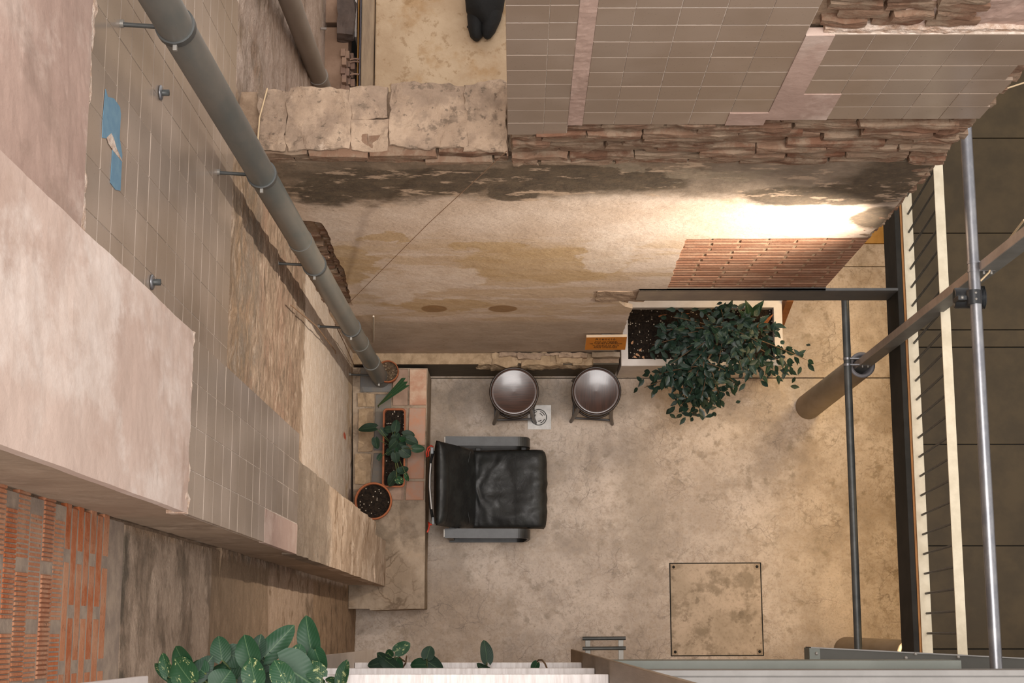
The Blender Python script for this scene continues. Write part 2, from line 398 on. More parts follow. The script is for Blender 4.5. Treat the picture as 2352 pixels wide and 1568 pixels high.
# ---- floor
XE = 4.6
yj = PZ(1600, 868, 0).y
floor = MB().box((-1.5, -2.6, -.30), (XE, 4.6, -.02)).build('floor', M_wood_dark, kind='structure')
MB().bbox((-1.5, -2.6, -.02), (XE, yj-.004, 0), .002).build('floor_slab', M_floor, floor)
y2 = PZ(2000, 612, 0).y; y3 = PZ(2000, 560, 0).y
MB().bbox((-1.5, yj+.004, -.02), (XE, y2-.003, 0), .002).build('floor_slab', M_floor, floor)
MB().bbox((.3, y2+.003, -.02), (XE, y3, 0), .002).build('floor_slab', M_floor, floor)
MB().bbox((.3, y3+.004, -.02), (XE, 4.6, .004), .002).build('floor_slab', M_ochre, floor, label='ochre floor strip beyond the concrete')

# ---- unseen sides of the well (they stand outside the frame and give the light its direction)
M_side = simple('far_wall_paint', '#b0a294', '#a09284', 2, .8)
MB().box((XE, -2.6, 0), (XE+.2, 4.6, 4.4)).build('wall_right', M_side, kind='structure')
MB().box((-1.5, -2.8, 0), (XE, -2.6, 7.0)).build('wall_front', M_side, kind='structure')

# ---- back wall
def relief(mb, P0, U, V, nu, nv, N, amp, depth=.03, freq=7, seed=0, stretch=(1,1,1), fn=None):
    """grid P0 + u*U + v*V pushed along N by noise, with a skirt going back by depth"""
    P0, U, V, N = map(Vector, (P0, U, V, N)); v = []; f = []
    for j in range(nv+1):
        for i in range(nu+1):
            p = P0+U*(i/nu)+V*(j/nv); q = Vector((p.x*stretch[0], p.y*stretch[1], p.z*stretch[2]))+Vector((seed,)*3)
            h = noise.noise(q*freq)*.6+noise.noise(q*freq*2.7)*.3+noise.noise(q*freq*7)*.18
            a = amp if fn is None else amp*fn(p)
            v.append(p+N*h*a)
    flip = U.cross(V).dot(N) < 0
    def F(l): f.append(l[::-1] if flip else l)
    for j in range(nv):
        for i in range(nu):
            k = j*(nu+1)+i; F([k, k+1, k+nu+2, k+nu+1])
    rim = [i for i in range(nu+1)]+[j*(nu+1)+nu for j in range(1, nv+1)]+[nv*(nu+1)+i for i in range(nu-1, -1, -1)]+[j*(nu+1) for j in range(nv-1, 0, -1)]
    b = len(v)
    for k in rim: v.append(v[k]-N*depth)
    m = len(rim)
    for a in range(m):
        F([rim[a], b+a, b+(a+1) % m, rim[(a+1) % m]])
    mb.add(v, f)
    return mb
xr = PY(1898, 662, YB).x                 # right end of the wall
zt = PY(1500, 281, YB).z                 # underside of the tiling
zs = PY(1500, 371, YB).z                 # top of the plaster
zo = PY(1700, 663, YB).z                 # underside of the brick infill
xo = PY(1445, 720, YB).x                 # jamb of the low opening
xt = PY(1163, 160, YB).x                 # left edge of the tiled part
ztop = 8.2
wb = MB()
pts = [(-1.3, 0), (xo-.02, 0), (xo-.02, zo+.01), (xr-.01, zo+.01), (xr-.01, ztop), (xt+.012, ztop), (xt+.012, zs+.06), (-1.3, zs+.06)]
wb.prism([(x, YB+.03, z) for x, z in pts], (0, .27, 0))
wall_back = wb.build('wall_back', M_mortar, kind='structure')
# plaster skin of the lower wall, its outline broken as in the photograph
def pl(l): return [PY(x, y, YB) for x, y in l]
skin = [Vector((-1.21, YB, zs))]
skin += [Vector((-1.21, YB, PY(690, 505, YB).z))] + pl([(712, 507), (738, 512), (752, 532), (764, 566), (770, 586), (792, 628), (806, 690), (812, 702)])
skin += [Vector((-1.21, YB, PY(830, 720, YB).z)), Vector((-1.21, YB, .45))]
skin += [Vector((xo-.015, YB, .45))] + pl([(1428, 775), (1432, 758), (1440, 735), (1449, 716), (1453, 708), (1436, 704), (1420, 690), (1395, 687), (1372, 684), (1400, 676), (1384, 670), (1440, 669), (1525, 668), (1533, 662), (1552, 610), (1577, 549), (1700, 548), (1850, 547), (1992, 545)])
skin += pl([(2000, 534), (2028, 512), (2040, 492), (2062, 470), (2078, 448), (2105, 423), (2120, 404), (2140, 384), (2162, 371)])
def finefill(mb, poly, y0, dy, amp):
    """triangulated skin with roughened outline"""
    out = []
    for i in range(len(poly)):
        a, b = poly[i], poly[(i+1) % len(poly)]
        k = max(1, int((b-a).length/.05))
        for j in range(k):
            p = a.lerp(b, j/k)
            if amp and j: p = p + Vector((noise.noise(p*11), 0, noise.noise(p*11+Vector((9, 4, 2)))))*amp
            out.append(p)
    mb.prism([(p.x, y0, p.z) for p in out], (0, dy, 0))
ps = MB(); finefill(ps, skin, YB, .028, .012)
ps.build('plaster', M_plaster_b, wall_back)
# concrete lintel strip over the opening, broken brick under it
a = PY(1372, 668, YB); b = PY(1462, 690, YB)
MB().rock((a.x, YB-.005, b.z), (xo+.06, YB+.2, a.z), .012, 5, 9, 3).build('lintel_end', M_mortar, wall_back)
# rough brick strip between tiles and plaster
k = 0; course = .062; z = zs+.004
brick_rows = []
while z < zt-.01:
    h = min(course, zt-z)-.013
    x = xt+.03 + rnd.uniform(-.18, 0)
    while x < xr-.02:
        l = rnd.uniform(.20, .42)
        x0 = max(x, xt+.02); x1 = min(x+l, xr + rnd.uniform(-.05, .015))
        if x1-x0 > .05:
            if z > zs+.16 and x0 < xt+.15: pass
            dpt = rnd.uniform(-.008, .024)
            MB().rock((x0, YB-.012+dpt, z), (x1-.005, YB+.06, z+h+.004), .012, 4, 15, k, .05).build('brick', M_oldbrick, wall_back)
            k += 1
        x += l+.006
    z += course
# course under the sill, left of the tiles
z = zs+.004
for r in range(2):
    x = -1.18
    while x < xt:
        l = rnd.uniform(.2, .32)
        MB().rock((x, YB-.008+rnd.uniform(-.01, .012), z), (min(x+l, xt+.01)-.008, YB+.08, z+.055), .01, 3, 12, k, .06).build('brick', M_oldbrick, wall_back)
        k += 1; x += l
    z += .064
# eroded bricks where the plaster has come off by the pipe
z0, z1 = PY(812, 700, YB).z, PY(700, 508, YB).z
z = z0
while z < z1-.03:
    xe = -1.0 + .03*math.sin(z*9) + (.10 if z > z1-.55 else .02)
    MB().rock((-1.22, YB+.006+rnd.uniform(-.006, .01), z), (-1.02 if rnd.random() < .5 else -1.08, YB+.06, z+.05), .011, 3, 13, k, .06).build('brick', M_oldbrick, wall_back); k += 1
    MB().rock((-1.01, YB+.012, z+.002), (xe+.07, YB+.06, z+.048), .011, 3, 13, k, .06).build('brick', M_oldbrick, wall_back); k += 1
    z += .062
# thin brick infill over the opening
zi = PY(1700, 548, YB).z
MB().box((PY(1534, 662, YB).x, YB+.0095, zo), (xr-.01, YB+.05, zi)).build('infill_mortar', simple('infill_mortar', '#b99c80', '#a08468', 20, .9, bump=.4), wall_back)
nrow = 20; ch = (zi-zo)/nrow
bm_me = MB().bbox((0, 0, 0), (.285, .05, ch-.011), .004).build('brick', M_infill, mesh_only=True)
for r in range(nrow):
    z = zo+r*ch
    xa = PY(1540, 662, YB).x-.02; x = xa - (0.15 if r % 2 else 0) - rnd.uniform(0, .03)
    while x < xr-.03:
        x0 = max(x, xa-.03); x1 = min(x+.285, xr-.004)
        if x1-x0 > .27:
            inst('brick', bm_me, wall_back, Matrix.Translation((x0, YB+.006+rnd.uniform(-.002, .002), z+.005)))
        elif x1-x0 > .03:
            MB().bbox((x0, YB+.006, z+.005), (x1, YB+.056, z+ch-.006), .004).build('brick', M_infill, wall_back)
        x += .30
# tiles
TILE_N = [0]
def tiles(parent, rects, place, mat, th=.014, gu=.0020, gv=.0058, r=.0015):
    cache = {}
    for (u0, u1, v0, v1) in rects:
        key = (round(u1-u0, 3), round(v1-v0, 3))
        if key not in cache:
            cache[key] = place(None, key[0]-gu, key[1]-gv, th, r, mat)
        dz = rnd.uniform(-.0006, .0006)
        inst('tile', cache[key], parent, place((u0+gu/2, v0+gv/2, dz)))
def place_back(o, w=None, h=None, th=None, r=None, mat=None):
    if o is None: return MB().bbox((0, -th, 0), (w, 0, h), r).build('tile', mat, mesh_only=True)
    return Matrix.Translation((o[0], YB+.004+o[2], o[1]))
rc = []
x_mid0 = PY(1353, 160, YB).x; j0 = PY(1432, 160, YB).x; T = .1505
x_l1 = PY(1316, 160, YB).x; jl = PY(1255, 160, YB).x
for r in range(10):
    v0 = zt + r*T*1.015; v1 = v0+T*1.015
    xs = [x_mid0, j0, j0+T, j0+2*T, j0+3*T, j0+4*T]
    for i in range(5):
        if r == 0 and i == 4: continue
        rc.append((xs[i], xs[i+1], v0, v1))
zl0 = PY(1240, 304, YB).z
for r in range(11):
    v0 = zl0 + r*T*1.015; v1 = v0+T*1.015
    rc.append((xt, jl, v0, v1)); rc.append((jl, x_l1, v0, v1))
zr0 = PY(2000, 268, YB).z; zr1 = PY(2100, 73, YB).z
hr = (zr1-zr0)/6
jr = [PY(x, 160, YB).x for x in (1960, 2055, 2151, 2243)]
for r in range(6):
    xs = [jr[0]-.14]+jr+[xr-.012+rnd.uniform(-.03, .01)]
    for i in range(len(xs)-1):
        if i == 0 and r in (0, 1): continue
        rc.append((xs[i], xs[i+1], zr0+r*hr, zr0+(r+1)*hr))
MB().box((xt+.004, YB-.0078, zl0+.004), (x_l1, YB+.031, ztop)).build('tile_bed', M_grout, wall_back)
MB().box((x_mid0-.002, YB-.0078, zt+.003), (j0+4*T, YB+.031, ztop)).build('tile_bed', M_grout, wall_back)
MB().box((jr[0]-.16, YB-.0078, zr0+.003), (xr-.05, YB+.031, zr1)).build('tile_bed', M_grout, wall_back)
tiles(wall_back, rc, place_back, M_tile_b)
# mortar strip between tile fields, pink patch, and rough stucco above the right field
relief(MB(), (x_l1, YB-.012, zt), (x_mid0-x_l1, 0, 0), (0, 0, ztop-zt), 8, 120, (0, -1, 0), .006, .03, 14).build('mortar_strip', M_pink_old, wall_back)
relief(MB(), (j0+4*T, YB-.013, zr0+2*hr-.002), (jr[0]-.14-j0-4*T, 0, 0), (0, 0, zr1-zr0-2*hr), 8, 50, (0, -1, 0), .003, .03, 9).build('mortar_patch', M_pink_old, wall_back)
relief(MB(), (j0+3*T-.002, YB-.0135, zt+.002), (T+.004, 0, 0), (0, 0, T*1.015-.002), 8, 8, (0, -1, 0), .003, .03, 9).build('mortar_patch', M_pink_old, wall_back)
relief(MB(), (j0+4*T, YB-.013, zr0-.002), (jr[0]+.004-j0-4*T, 0, 0), (0, 0, 2*hr), 16, 10, (0, -1, 0), .003, .03, 9).build('mortar_patch', M_pink_old, wall_back)
relief(MB(), (j0+4*T+.3, YB+.012, zr1+.02), (xr-j0-4*T-.3, 0, 0), (0, 0, ztop-zr1-.02), 50, 60, (0, -1, 0), .014, .03, 9).build('stucco', M_pink_old, wall_back)
relief(MB(), (j0+4*T+.06, YB-.004, zr1), (xr-j0-4*T-.06, 0, 0), (0, 0, .035), 60, 4, (0, -1, 0), .014, .04, 22).build('mortar_edge', M_bead, wall_back)
z = zr1+.045
for r in range(7):
    x = j0+4*T+.03+.06*rnd.random()
    for q in range(3):
        l = rnd.uniform(.13, .2)
        MB().rock((x, YB-.002+rnd.uniform(-.01, .014), z), (x+l-.01, YB+.05, z+.055), .010, 3, 13, k, .08).build('brick', M_oldbrick, wall_back); k += 1
        x += l
        if x > j0+4*T+.50: break
    z += .07
# ragged brick ends down the right edge of the wall
z = zo+.05
while z < 6.7:
    if z > zi-.02:
        MB().rock((xr-.10, YB+.004, z), (xr+rnd.uniform(-.012, .016), YB+.12, z+.062), .010, 3, 15, k, .06).build('brick', M_oldbrick, wall_back); k += 1
    z += .078

# ---- left wall and pier
wall_left = MB().box((XL-.4, -2.6, 0), (XL-.018, 4.6, 10.2)).build('wall_left', M_mortar, kind='structure')
ztl = PX(533, 450, XL).z; ztu = PX(199, 300, XL).z
def rough_fn(p):
    if p.y < .31: return .5 if p.z < zL(330) else 1.0
    return 1.5 if p.z > zL(600) else (1.1 if p.z > zL(700) else .45)
relief(MB(), (XL, -2.0, 0), (0, 6.2, 0), (0, 0, ztl), 200, 170, (1, 0, 0), .02, .04, 6, 3, (1, .8, 1.1), rough_fn).build('plaster', M_rough_l, wall_left)
# front stretch above (plaster below the hollow bricks)
zh = PX(277, 1400, XL).z
relief(MB(), (XL, -2.0, ztl), (0, 2.33, 0), (0, 0, zh-ztl-.01), 80, 60, (1, 0, 0), .012, .04, 6, 5, (1, .8, 1.1)).build('plaster', M_rough_l, wall_left)
relief(MB(), (XL+.006, .9, ztu+.02), (0, 3.3, 0), (0, 0, 10.2-ztu-.02), 100, 80, (1, 0, 0), .010, .04, 4, 2).build('upper_plaster', M_pink_old, wall_left)
relief(MB(), (XL+.002, .92, ztu-.012), (0, 3.2, 0), (0, 0, .05), 160, 4, (1, 0, 0), .022, .05, 17, 2).build('mortar_edge', M_bead, wall_left)
def place_left(o, w=None, h=None, th=None, r=None, mat=None):
    if o is None: return MB().bbox((0, 0, 0), (th, w, h), r).build('tile', mat, mesh_only=True)
    return Matrix.Translation((XL-.012+o[2], o[0], o[1]))
def place_pier(o, w=None, h=None, th=None, r=None, mat=None):
    if o is None: return MB().bbox((0, 0, 0), (th, w, h), r).build('tile', mat, mesh_only=True)
    return Matrix.Translation((XP-.010+o[2], o[0], o[1]))
py0 = PX(640, 1258, XP).y; py1 = PX(560, 880, XP).y
nr = round((ztu-ztl)/.152); hT = (ztu-ztl)/nr
rc = []
for r in range(nr):
    for c in range(12):
        y0 = py1 + .01 + c*.152 - (.076 if False else 0)
        rc.append((y0, y0+.152, ztl+r*hT, ztl+(r+1)*hT))
MB().box((XL-.03, .9, ztl), (XL-.0002, 3.0, ztu)).build('tile_bed', M_grout, wall_left)
tiles(wall_left, rc, place_left, M_tile)
# pier
zpl = PX(682, 1150, XP).z; zpu = PX(424, 975, XP).z
pier = MB().box((XL-.1, py0+.01, .42), (XP-.012, .645, 10.2)).box((XL-.1, .645, 1.38), (XP-.012, .735, 10.2)).box((XL-.1, .735, zpl-.02), (XP-.012, py1-.01, 10.2)).build('wall_pier', M_pier, kind='structure')
relief(MB(), (XP-.002, py0, 1.38), (0, .74-py0, 0), (0, 0, zpl-1.385), 30, 110, (1, 0, 0), .016, .06, 7, 4, (1, 1, 1)).build('rough_masonry', M_pier, pier)
relief(MB(), (XP+.002, py0, .42), (0, .655-py0, 0), (0, 0, .965), 26, 40, (1, 0, 0), .014, .06, 7, 9, (1, 1, 1)).build('rough_masonry', M_pier, pier)
# cut the core back below the tiling with narrower rough masonry in front of it
npr = round((zpu-zpl)/.152); hP = (zpu-zpl)/npr
rc = []; ncol = 4; wP = (py1-py0)/ncol
for r in range(npr):
    for c in range(ncol):
        if c == 0 and 0 <= r < 6: continue
        rc.append((py0+c*wP, py0+(c+1)*wP, zpl+r*hP, zpl+(r+1)*hP))
tiles(pier, rc, place_pier, M_tile)
MB().box((XP-.02, py0+.004, zpl), (XP+.0018, py1-.004, zpu)).build('tile_bed', M_grout, pier)
relief(MB(), (XL+.01, py0+.006, 1.40), (XP-XL-.02, 0, 0), (0, 0, 8.8), 8, 160, (0, -1, 0), .006, .03, 5, 4).build('reveal_plaster', M_reveal, pier)
relief(MB(), (XP+.004, py0, zpl), (0, wP-.004, 0), (0, 0, 6*hP), 8, 40, (1, 0, 0), .002, .02, 9).build('mortar_patch', M_pink_old, pier)
relief(MB(), (XP+.016, py0, zpu), (0, py1-py0, 0), (0, 0, 10.2-zpu), 30, 90, (1, 0, 0), .007, .026, 4, 8).build('plaster', M_pink, pier)
relief(MB(), (XP+.012, py0-.003, zpu-.022), (0, py1-py0+.006, 0), (0, 0, .045), 60, 5, (1, 0, 0), .014, .05, 25, 8).build('mortar_edge', M_bead, pier)

# ================================================================== LEDGE AND BENCH AGAINST THE WALLS
M_cement = layered('bench_cement', ('#b09e8a', '#95836f', 3), [
    ([('n', 4, .55, .08, (1, 1, 1))], '#6f6253', '#7f705e', 14, .7),
    ([('n', 5, .6, .06, (1, 1, 1))], '#b8a087', '#a68f77', 14, .6)], rough=.85, bumps=((10, .5, .02), (60, .4, .006)), u=0, va=1, cracks=((3.2, .03, .6), (9, .05, .4)))
M_terra = simple('terracotta_tile', '#b8866a', '#ad8f7c', 9, .75, bump=.3, rand=.08)
M_terra_p = simple('pale_terracotta_tile', '#a98d7a', '#947a68', 9, .8, bump=.3)
M_terra_w = simple('whitened_terracotta_tile', '#b98a70', '#cfb49b', 7, .8, bump=.3)
M_blue = simple('blue_grey_tile', '#6d6d6c', '#7d7467', 7, .75, bump=.3)
M_sand = simple('sandy_stone', '#b49c7f', '#9b8468', 14, .9, bump=.7, bsc=40, bdist=.012)
xbf = PZ(985, 1000, 0).x
zbn = PX(975, 1000, xbf).z               # bench height
ZB = max(.34, min(.55, zbn))
def bz(l, z=None): return [PZ(x, y, ZB if z is None else z) for x, y in l]
bench = empty('masonry_bench', (-.95, 1.0, 0), 'low masonry bench topped with terracotta tiles and cement along the left wall', 'bench')
out = bz([(809, 843), (982, 845), (979, 1000), (976, 1150), (972, 1300), (972, 1396), (912, 1399), (850, 1401), (838, 1380), (812, 1360)])
for p_ in out: p_.x = max(p_.x, XL)
MB().prism([(p.x, p.y, 0) for p in out], (0, 0, ZB-.012)).build('base', M_cement, bench)
relief(MB(), (-1.2, out[7].y+.01, ZB-.014), (out[1].x+1.2-.008, 0, 0), (0, PZ(980, 1152, ZB).y-out[7].y-.01, 0), 40, 60, (0, 0, 1), .022, .05, 6, 4).build('cement_top', M_cement, bench)
def slab(name, quad, mat, dz=0, r=.006, parent=bench, th=.02, label=None):
    q = bz(quad)
    cx_ = sum((p for p in q), Vector())/len(q)
    top = [Vector((p.x, p.y, ZB+dz)) for p in q]
    ins = [t+(Vector((cx_.x, cx_.y, t.z))-t).normalized()*r for t in top]
    mb = MB(); n = len(q)
    v = ins+[t-Vector((0, 0, r*.7)) for t in top]+[t-Vector((0, 0, th)) for t in top]
    f = [list(range(n))[::-1]]
    for i in range(n):
        j = (i+1) % n
        f += [[i, j, n+j, n+i], [n+i, n+j, 2*n+j, 2*n+i]]
    mb.add(v, f)
    return mb.build(name, mat, parent, label=label)
slab('terracotta_tile', [(941, 847), (980, 847), (979, 930), (940, 930)], M_terra_w, .003, label='whitened terracotta tile')
slab('terracotta_tile', [(940, 936), (978, 936), (976, 1022), (937, 1022)], M_terra, .002)
slab('terracotta_tile', [(936, 1029), (975, 1029), (974, 1099), (934, 1099)], M_terra, 0)
slab('terracotta_tile', [(933, 1105), (974, 1105), (973, 1148), (931, 1148)], M_terra, .001)
slab('grey_tile', [(903, 847), (937, 847), (936, 931), (902, 931)], M_terra_p, 0)
slab('grey_tile', [(901, 936), (935, 936), (932, 1028), (899, 1028)], M_terra_p, -.002)
slab('grey_tile', [(898, 1033), (931, 1033), (928, 1148), (892, 1148)], M_terra_p, -.001)
slab('blue_tile', [(863, 905), (899, 905), (896, 1034), (858, 1034)], M_blue, -.004, label='bluish grey tile')
slab('blue_tile', [(858, 1040), (896, 1040), (890, 1110), (853, 1110)], M_blue, -.005, label='bluish grey tile')
slab('blue_tile', [(828, 843), (899, 843), (899, 900), (826, 900)], M_blue, -.006, label='bluish grey tile')
b_ = bz([(824, 938), (857, 1036)]); c_ = bz([(816, 1042), (851, 1112)]); d_ = bz([(822, 903), (859, 934)])
for i, (p, q) in enumerate((b_, c_, d_)):
    MB().rock((p.x, q.y, ZB-.05), (q.x, p.y, ZB+.006), .008, 5, 12, i+3, .04).build('stone', M_sand, bench)

yl = PZ(1200, 864, 0).y                   # foot of the ledge face
ZL = PY(1200, 836, yl).z
ledge = empty('stone_ledge', (.1, 1.95, 0), 'stone and cement ledge with a dark board face at the foot of the back wall', 'ledge')
x0l = -1.21; x1l = PZ(1422, 836, ZL).x
MB().box((XL, yl+.012, 0), (x1l, YB-.002, ZL-.02)).build('core', M_mortar, ledge)
MB().bbox((xbf-.35, yl, 0), (x1l, yl+.012, ZL-.02), .003).build('face_board', M_wood_dark, ledge)
pa = PZ(835, 803, ZL); pb = PZ(1122, 837, ZL)
relief(MB(), (XL, pb.y+.004, ZL), (pb.x-XL+.06, 0, 0), (0, YB-.006-pb.y, 0), 60, 10, (0, 0, 1), .012, .06, 8, 2).build('cement_curb', M_sand, ledge)
pc = PZ(1105, 841, ZL); pd = PZ(1350, 800, ZL)
mb = MB(); xs_ = [pc.x+(pd.x-pc.x)*t for t in (0, .13, .3, .42, .6, .74, .9, 1)]
for i in range(7):
    fy = pc.y + (.008, -.004, .012, -.006, .004, .016, .006)[i]
    mb.rock((xs_[i]-.03, fy, ZL-.17), (xs_[i+1]+.03, YB-.012, ZL+(.0, .03, .012, .034, .02, .03, .008)[i]), .022, 9, 9, 8+i, .06)
mb.build('broken_stone', M_sand, ledge)
pc = PZ(1150, 822, ZL+.06); pd = PZ(1345, 795, ZL+.06)
mb = MB(); xs_ = [pc.x+(pd.x-pc.x)*t for t in (0, .22, .45, .7, 1)]
for i in range(4): mb.rock((xs_[i]-.012, pc.y+(.012, -.01, .02, 0)[i], ZL), (xs_[i+1]+.012, YB-.012, ZL+.058+(.0, .004, .0, .006)[i]), .014, 9, 11, 11+i, .05)
mb.build('stone_slab', M_stone, ledge)
pc = PZ(1360, 819, ZL+.08); pd = PZ(1424, 797, ZL+.08)
MB().rock((pc.x, pc.y, ZL-.012), (pd.x, YB-.008, ZL+.08), .004, 6, 12, 2, .02).build('concrete_block', M_cement, loc=(pc.x, pc.y, ZL-.02), label='small grey concrete block under the orange sign at the ledge end', cat='block')

# ================================================================== STONE SILL
ZS = 5.52
sill = empty('stone_sill', (-.6, 2.1, zs+.1), 'row of thick weathered stone blocks capping the low wall beside the tiles', 'sill')
def sblock(px0, py0_, px1, py1_, amp=.02, seed=0, dz=0, rd=.05):
    p = PZ(px0, py1_, ZS+dz); q = PZ(px1, py0_, ZS+dz)
    mb = MB().rock((p.x, p.y, zs+.12), (q.x, q.y, ZS+dz), amp*1.2, 24, 9, seed, rd)
    return mb.build('stone_block', M_stone, sill)
sblock(585, 208, 662, 346, .016, 1); sblock(658, 203, 806, 344, .016, 2, .004)
sblock(803, 199, 891, 270, .010, 3, .002, .03); sblock(805, 271, 891, 346, .012, 4, -.002, .03)
sblock(894, 190, 1075, 335, .016, 5, .006); sblock(1068, 186, 1161, 346, .018, 6, .012, .10)

# ================================================================== BEYOND THE SILL
ZF = 2.55
M_sandy = layered('sandy_render', ('#c8b092', '#b59b7d', 2.4), [
    ([('n', 3.2, .54, .07, (1, 1, 1))], '#a58259', '#b18f66', 14, .7),
    ([('n', 18, .6, .05, (1, 1, 1))], '#8a6a45', '#967650', 20, .5)], u=0, va=1, rough=.85, bumps=((14, .5, .015), (60, .4, .005)))
xa = PZ(861, 100, ZF).x
tf = MB().bbox((xa, YB+.32, ZF-.2), (1.3, 4.6, ZF), .01).build('floor_terrace', M_sandy, kind='structure')
xk = PZ(829, 100, ZF+.06).x
tag(MB().bbox((xk, YB+.31, ZF-.25), (xa-.004, 4.6, ZF+.05), .008).build('edge_beam', simple('grey_render', '#a08a70', '#8a7660', 5, .8, bump=.3, stretch=(6, 1, 1)), loc=(xk, 2.4, ZF-.25)), 'long grey rendered kerb beside the sandy floor beyond the sill', 'kerb')
xg = PZ(800, 100, ZF).x
M_brown = simple('brown_concrete', '#a38670', '#8b6f5a', 5, .85, bump=.3)
fl = MB().bbox((XL-.02, YB+.3, ZF-.2), (xg, PZ(780, 62, ZF).y, ZF), .006).build('floor_landing', M_brown, kind='structure')
MB().bbox((XL-.02, PZ(780, 52, ZF).y, ZF-.2), (xg-.03, 4.6, ZF+.004), .006).build('landing_slab', M_brown, fl)
MB().box((XL, YB+.3, 1.0), (xa, 4.6, 1.02)).build('floor_slot_shade', M_black, kind='structure')  # black sheet standing in for the shade deep down in the slot
# boards standing in the slot
def board(px, w, top, col, label, y0=YB+.45, y1=4.4, name='board', cat='board'):
    x = PZ(px, 60, top).x
    return MB().bbox((x-w/2, y0, 1.02), (x+w/2, y1, top), .002).build(name, simple(name+'_'+col[1:], col, None, 5, .6), loc=(x, y0, 1.02), label=label, cat=cat)
board(817, .014, 2.30, '#efe6df', 'white board standing in the dark slot beyond the sill', y0=PZ(818, 85, 2.30).y)
board(823, .009, 2.36, '#c08a43', 'ochre wooden board standing beside the white board in the slot')
board(827.5, .006, 2.40, '#9a93a0', 'lilac grey strip standing against the kerb beyond the sill', name='strip', cat='strip')
# toothed bricks on the landing edge
M_toothb = simple('dusty_brick', '#9a7d68', '#83685a', 9, .9, bump=.4, rand=.08)
stack = empty('brick_stub', (-1.0, 2.7, ZF), 'stepped stub of dusty bricks on the landing edge beyond the sill', 'brickwork')
yy = 118
for i in range(5):
    for j in range(3):
        px = 787+j*10+(i % 2)*3; zz = ZF+.05+.05*((i+j) % 2)-.06*j
        p = PZ(px, yy+i*20+j*5, zz)
        MB().bbox((p.x-.014, p.y-.03, zz-.12), (p.x+.014, p.y+.02, zz), .003).build('brick', M_toothb, stack)
for i, py in enumerate((137, 143, 172)):
    p = PZ(815, py, ZF+.01)
    MB().tube([p+Vector((-.03+.06*t, .006*math.sin(3*t), 0)) for t in [j/6 for j in range(7)]], .006, 6).build('clay_rim', M_toothb, stack)
p = PZ(796, 30, ZF+.1)
MB().rock((p.x-.06, p.y-.15, ZF), (p.x+.05, p.y+.10, ZF+.14), .02, 5, 8, 3, .1).build('masonry_lump', simple('dark_lump', '#5e5048', '#4b403a', 8, .9, bump=.4), loc=(p.x, p.y, ZF), label='dark broken masonry lump at the far end of the landing edge', cat='rubble')
# black jacket on the sandy floor
M_jack = simple('black_cloth', '#141413', '#0c0c0c', 12, .85, bump=.3, bsc=60, bdist=.01)
jk = empty('jacket', PZ(1115, 30, ZF), 'black jacket lying on the sandy floor beyond the stone sill', 'jacket')
def lump(pts, rs, flat=.6, z0=ZF):
    mb = MB(); P = [PZ(x, y, z0+.07) for x, y in pts]
    mb.tube(P, rs, 20, True, True)
    for v in mb.v:
        v.z = z0 + .004 + (v.z-z0-.07+max(rs))*flat
        v += noise.noise_vector(v*9)*.014
        v.z = max(v.z, z0+.003)
    return mb
lump([(1120, -70), (1118, -40), (1116, -5), (1114, 30), (1122, 60)], [.05, .12, .13, .115, .03], .9).build('body', M_jack, jk)
lump([(1106, -30), (1098, 10), (1094, 40), (1093, 66), (1094, 84), (1094, 93)], [.05, .056, .052, .046, .040, .02], 1.3).build('sleeve', M_jack, jk)
lump([(1135, -20), (1130, 20), (1128, 50), (1122, 74), (1118, 88), (1117, 92)], [.06, .07, .062, .046, .026, .012], 1.3).build('sleeve', M_jack, jk)
lump([(1090, 55), (1082, 54), (1075, 53)], [.02, .014, .006], 1.0).build('cuff', M_jack, jk)

# ================================================================== PIPES
M_pvc = simple('grey_pipe', '#565b59', '#6f6b64', 3, .42, bump=.06, spec=.5, stretch=(1, 1, .4))
M_pvc2 = simple('grey_brown_pipe', '#7f766d', '#8d837a', 3, .5, bump=.06, stretch=(1, 1, .4))
M_galv = simple('galvanised_steel', '#9a9a9c', '#84858a', 18, .38, .75, bump=.05, stretch=(1, .6, 1))
M_dsteel = simple('dark_steel', '#4d4f4e', '#5d5e5c', 9, .5, .45, bump=.05)
M_zinc = simple('zinc_clip', '#96928b', None, 5, .45, .5)
pA = Vector((-.985, 1.835, .43)); pBt = Vector((-1.036, 1.808, 8.4))
def on(z): return pA.lerp(pBt, (z-pA.z)/(pBt.z-pA.z))
def pipe_on(px, py):                      # height at which the pipe axis is seen at this picture row
    best = min((abs((lambda q: q)(project(on(z)))[1]-py), z) for z in [i*.02 for i in range(20, 420)])
    return best[1]
def project(P):
    c = ROT.transposed() @ (Vector(P)-Vector((0, 0, CAMZ)))
    return (W_/2+FPX*c.x/-c.z, H_/2-FPX*c.y/-c.z)
pipe = empty('drain_pipe', pA, 'long grey vertical drain pipe running down beside the tiled left wall', 'pipe')
R0 = .055
cuts = [pipe_on(0, y) for y in (905, 834, 762, 560, 625)]
MB().tube([on(ZB+.004), on(1.35)], R0*1.10, 24).build('lower_sleeve', M_pvc, pipe, label='wider bottom sleeve')
MB().tube([on(1.30), on(8.4)], R0, 24).build('tube', M_pvc, pipe)
for py in (868, 790, 555):
    z = pipe_on(0, py); MB().tube([on(z-.05), on(z+.05)], R0*1.06, 24).build('socket', M_pvc, pipe)
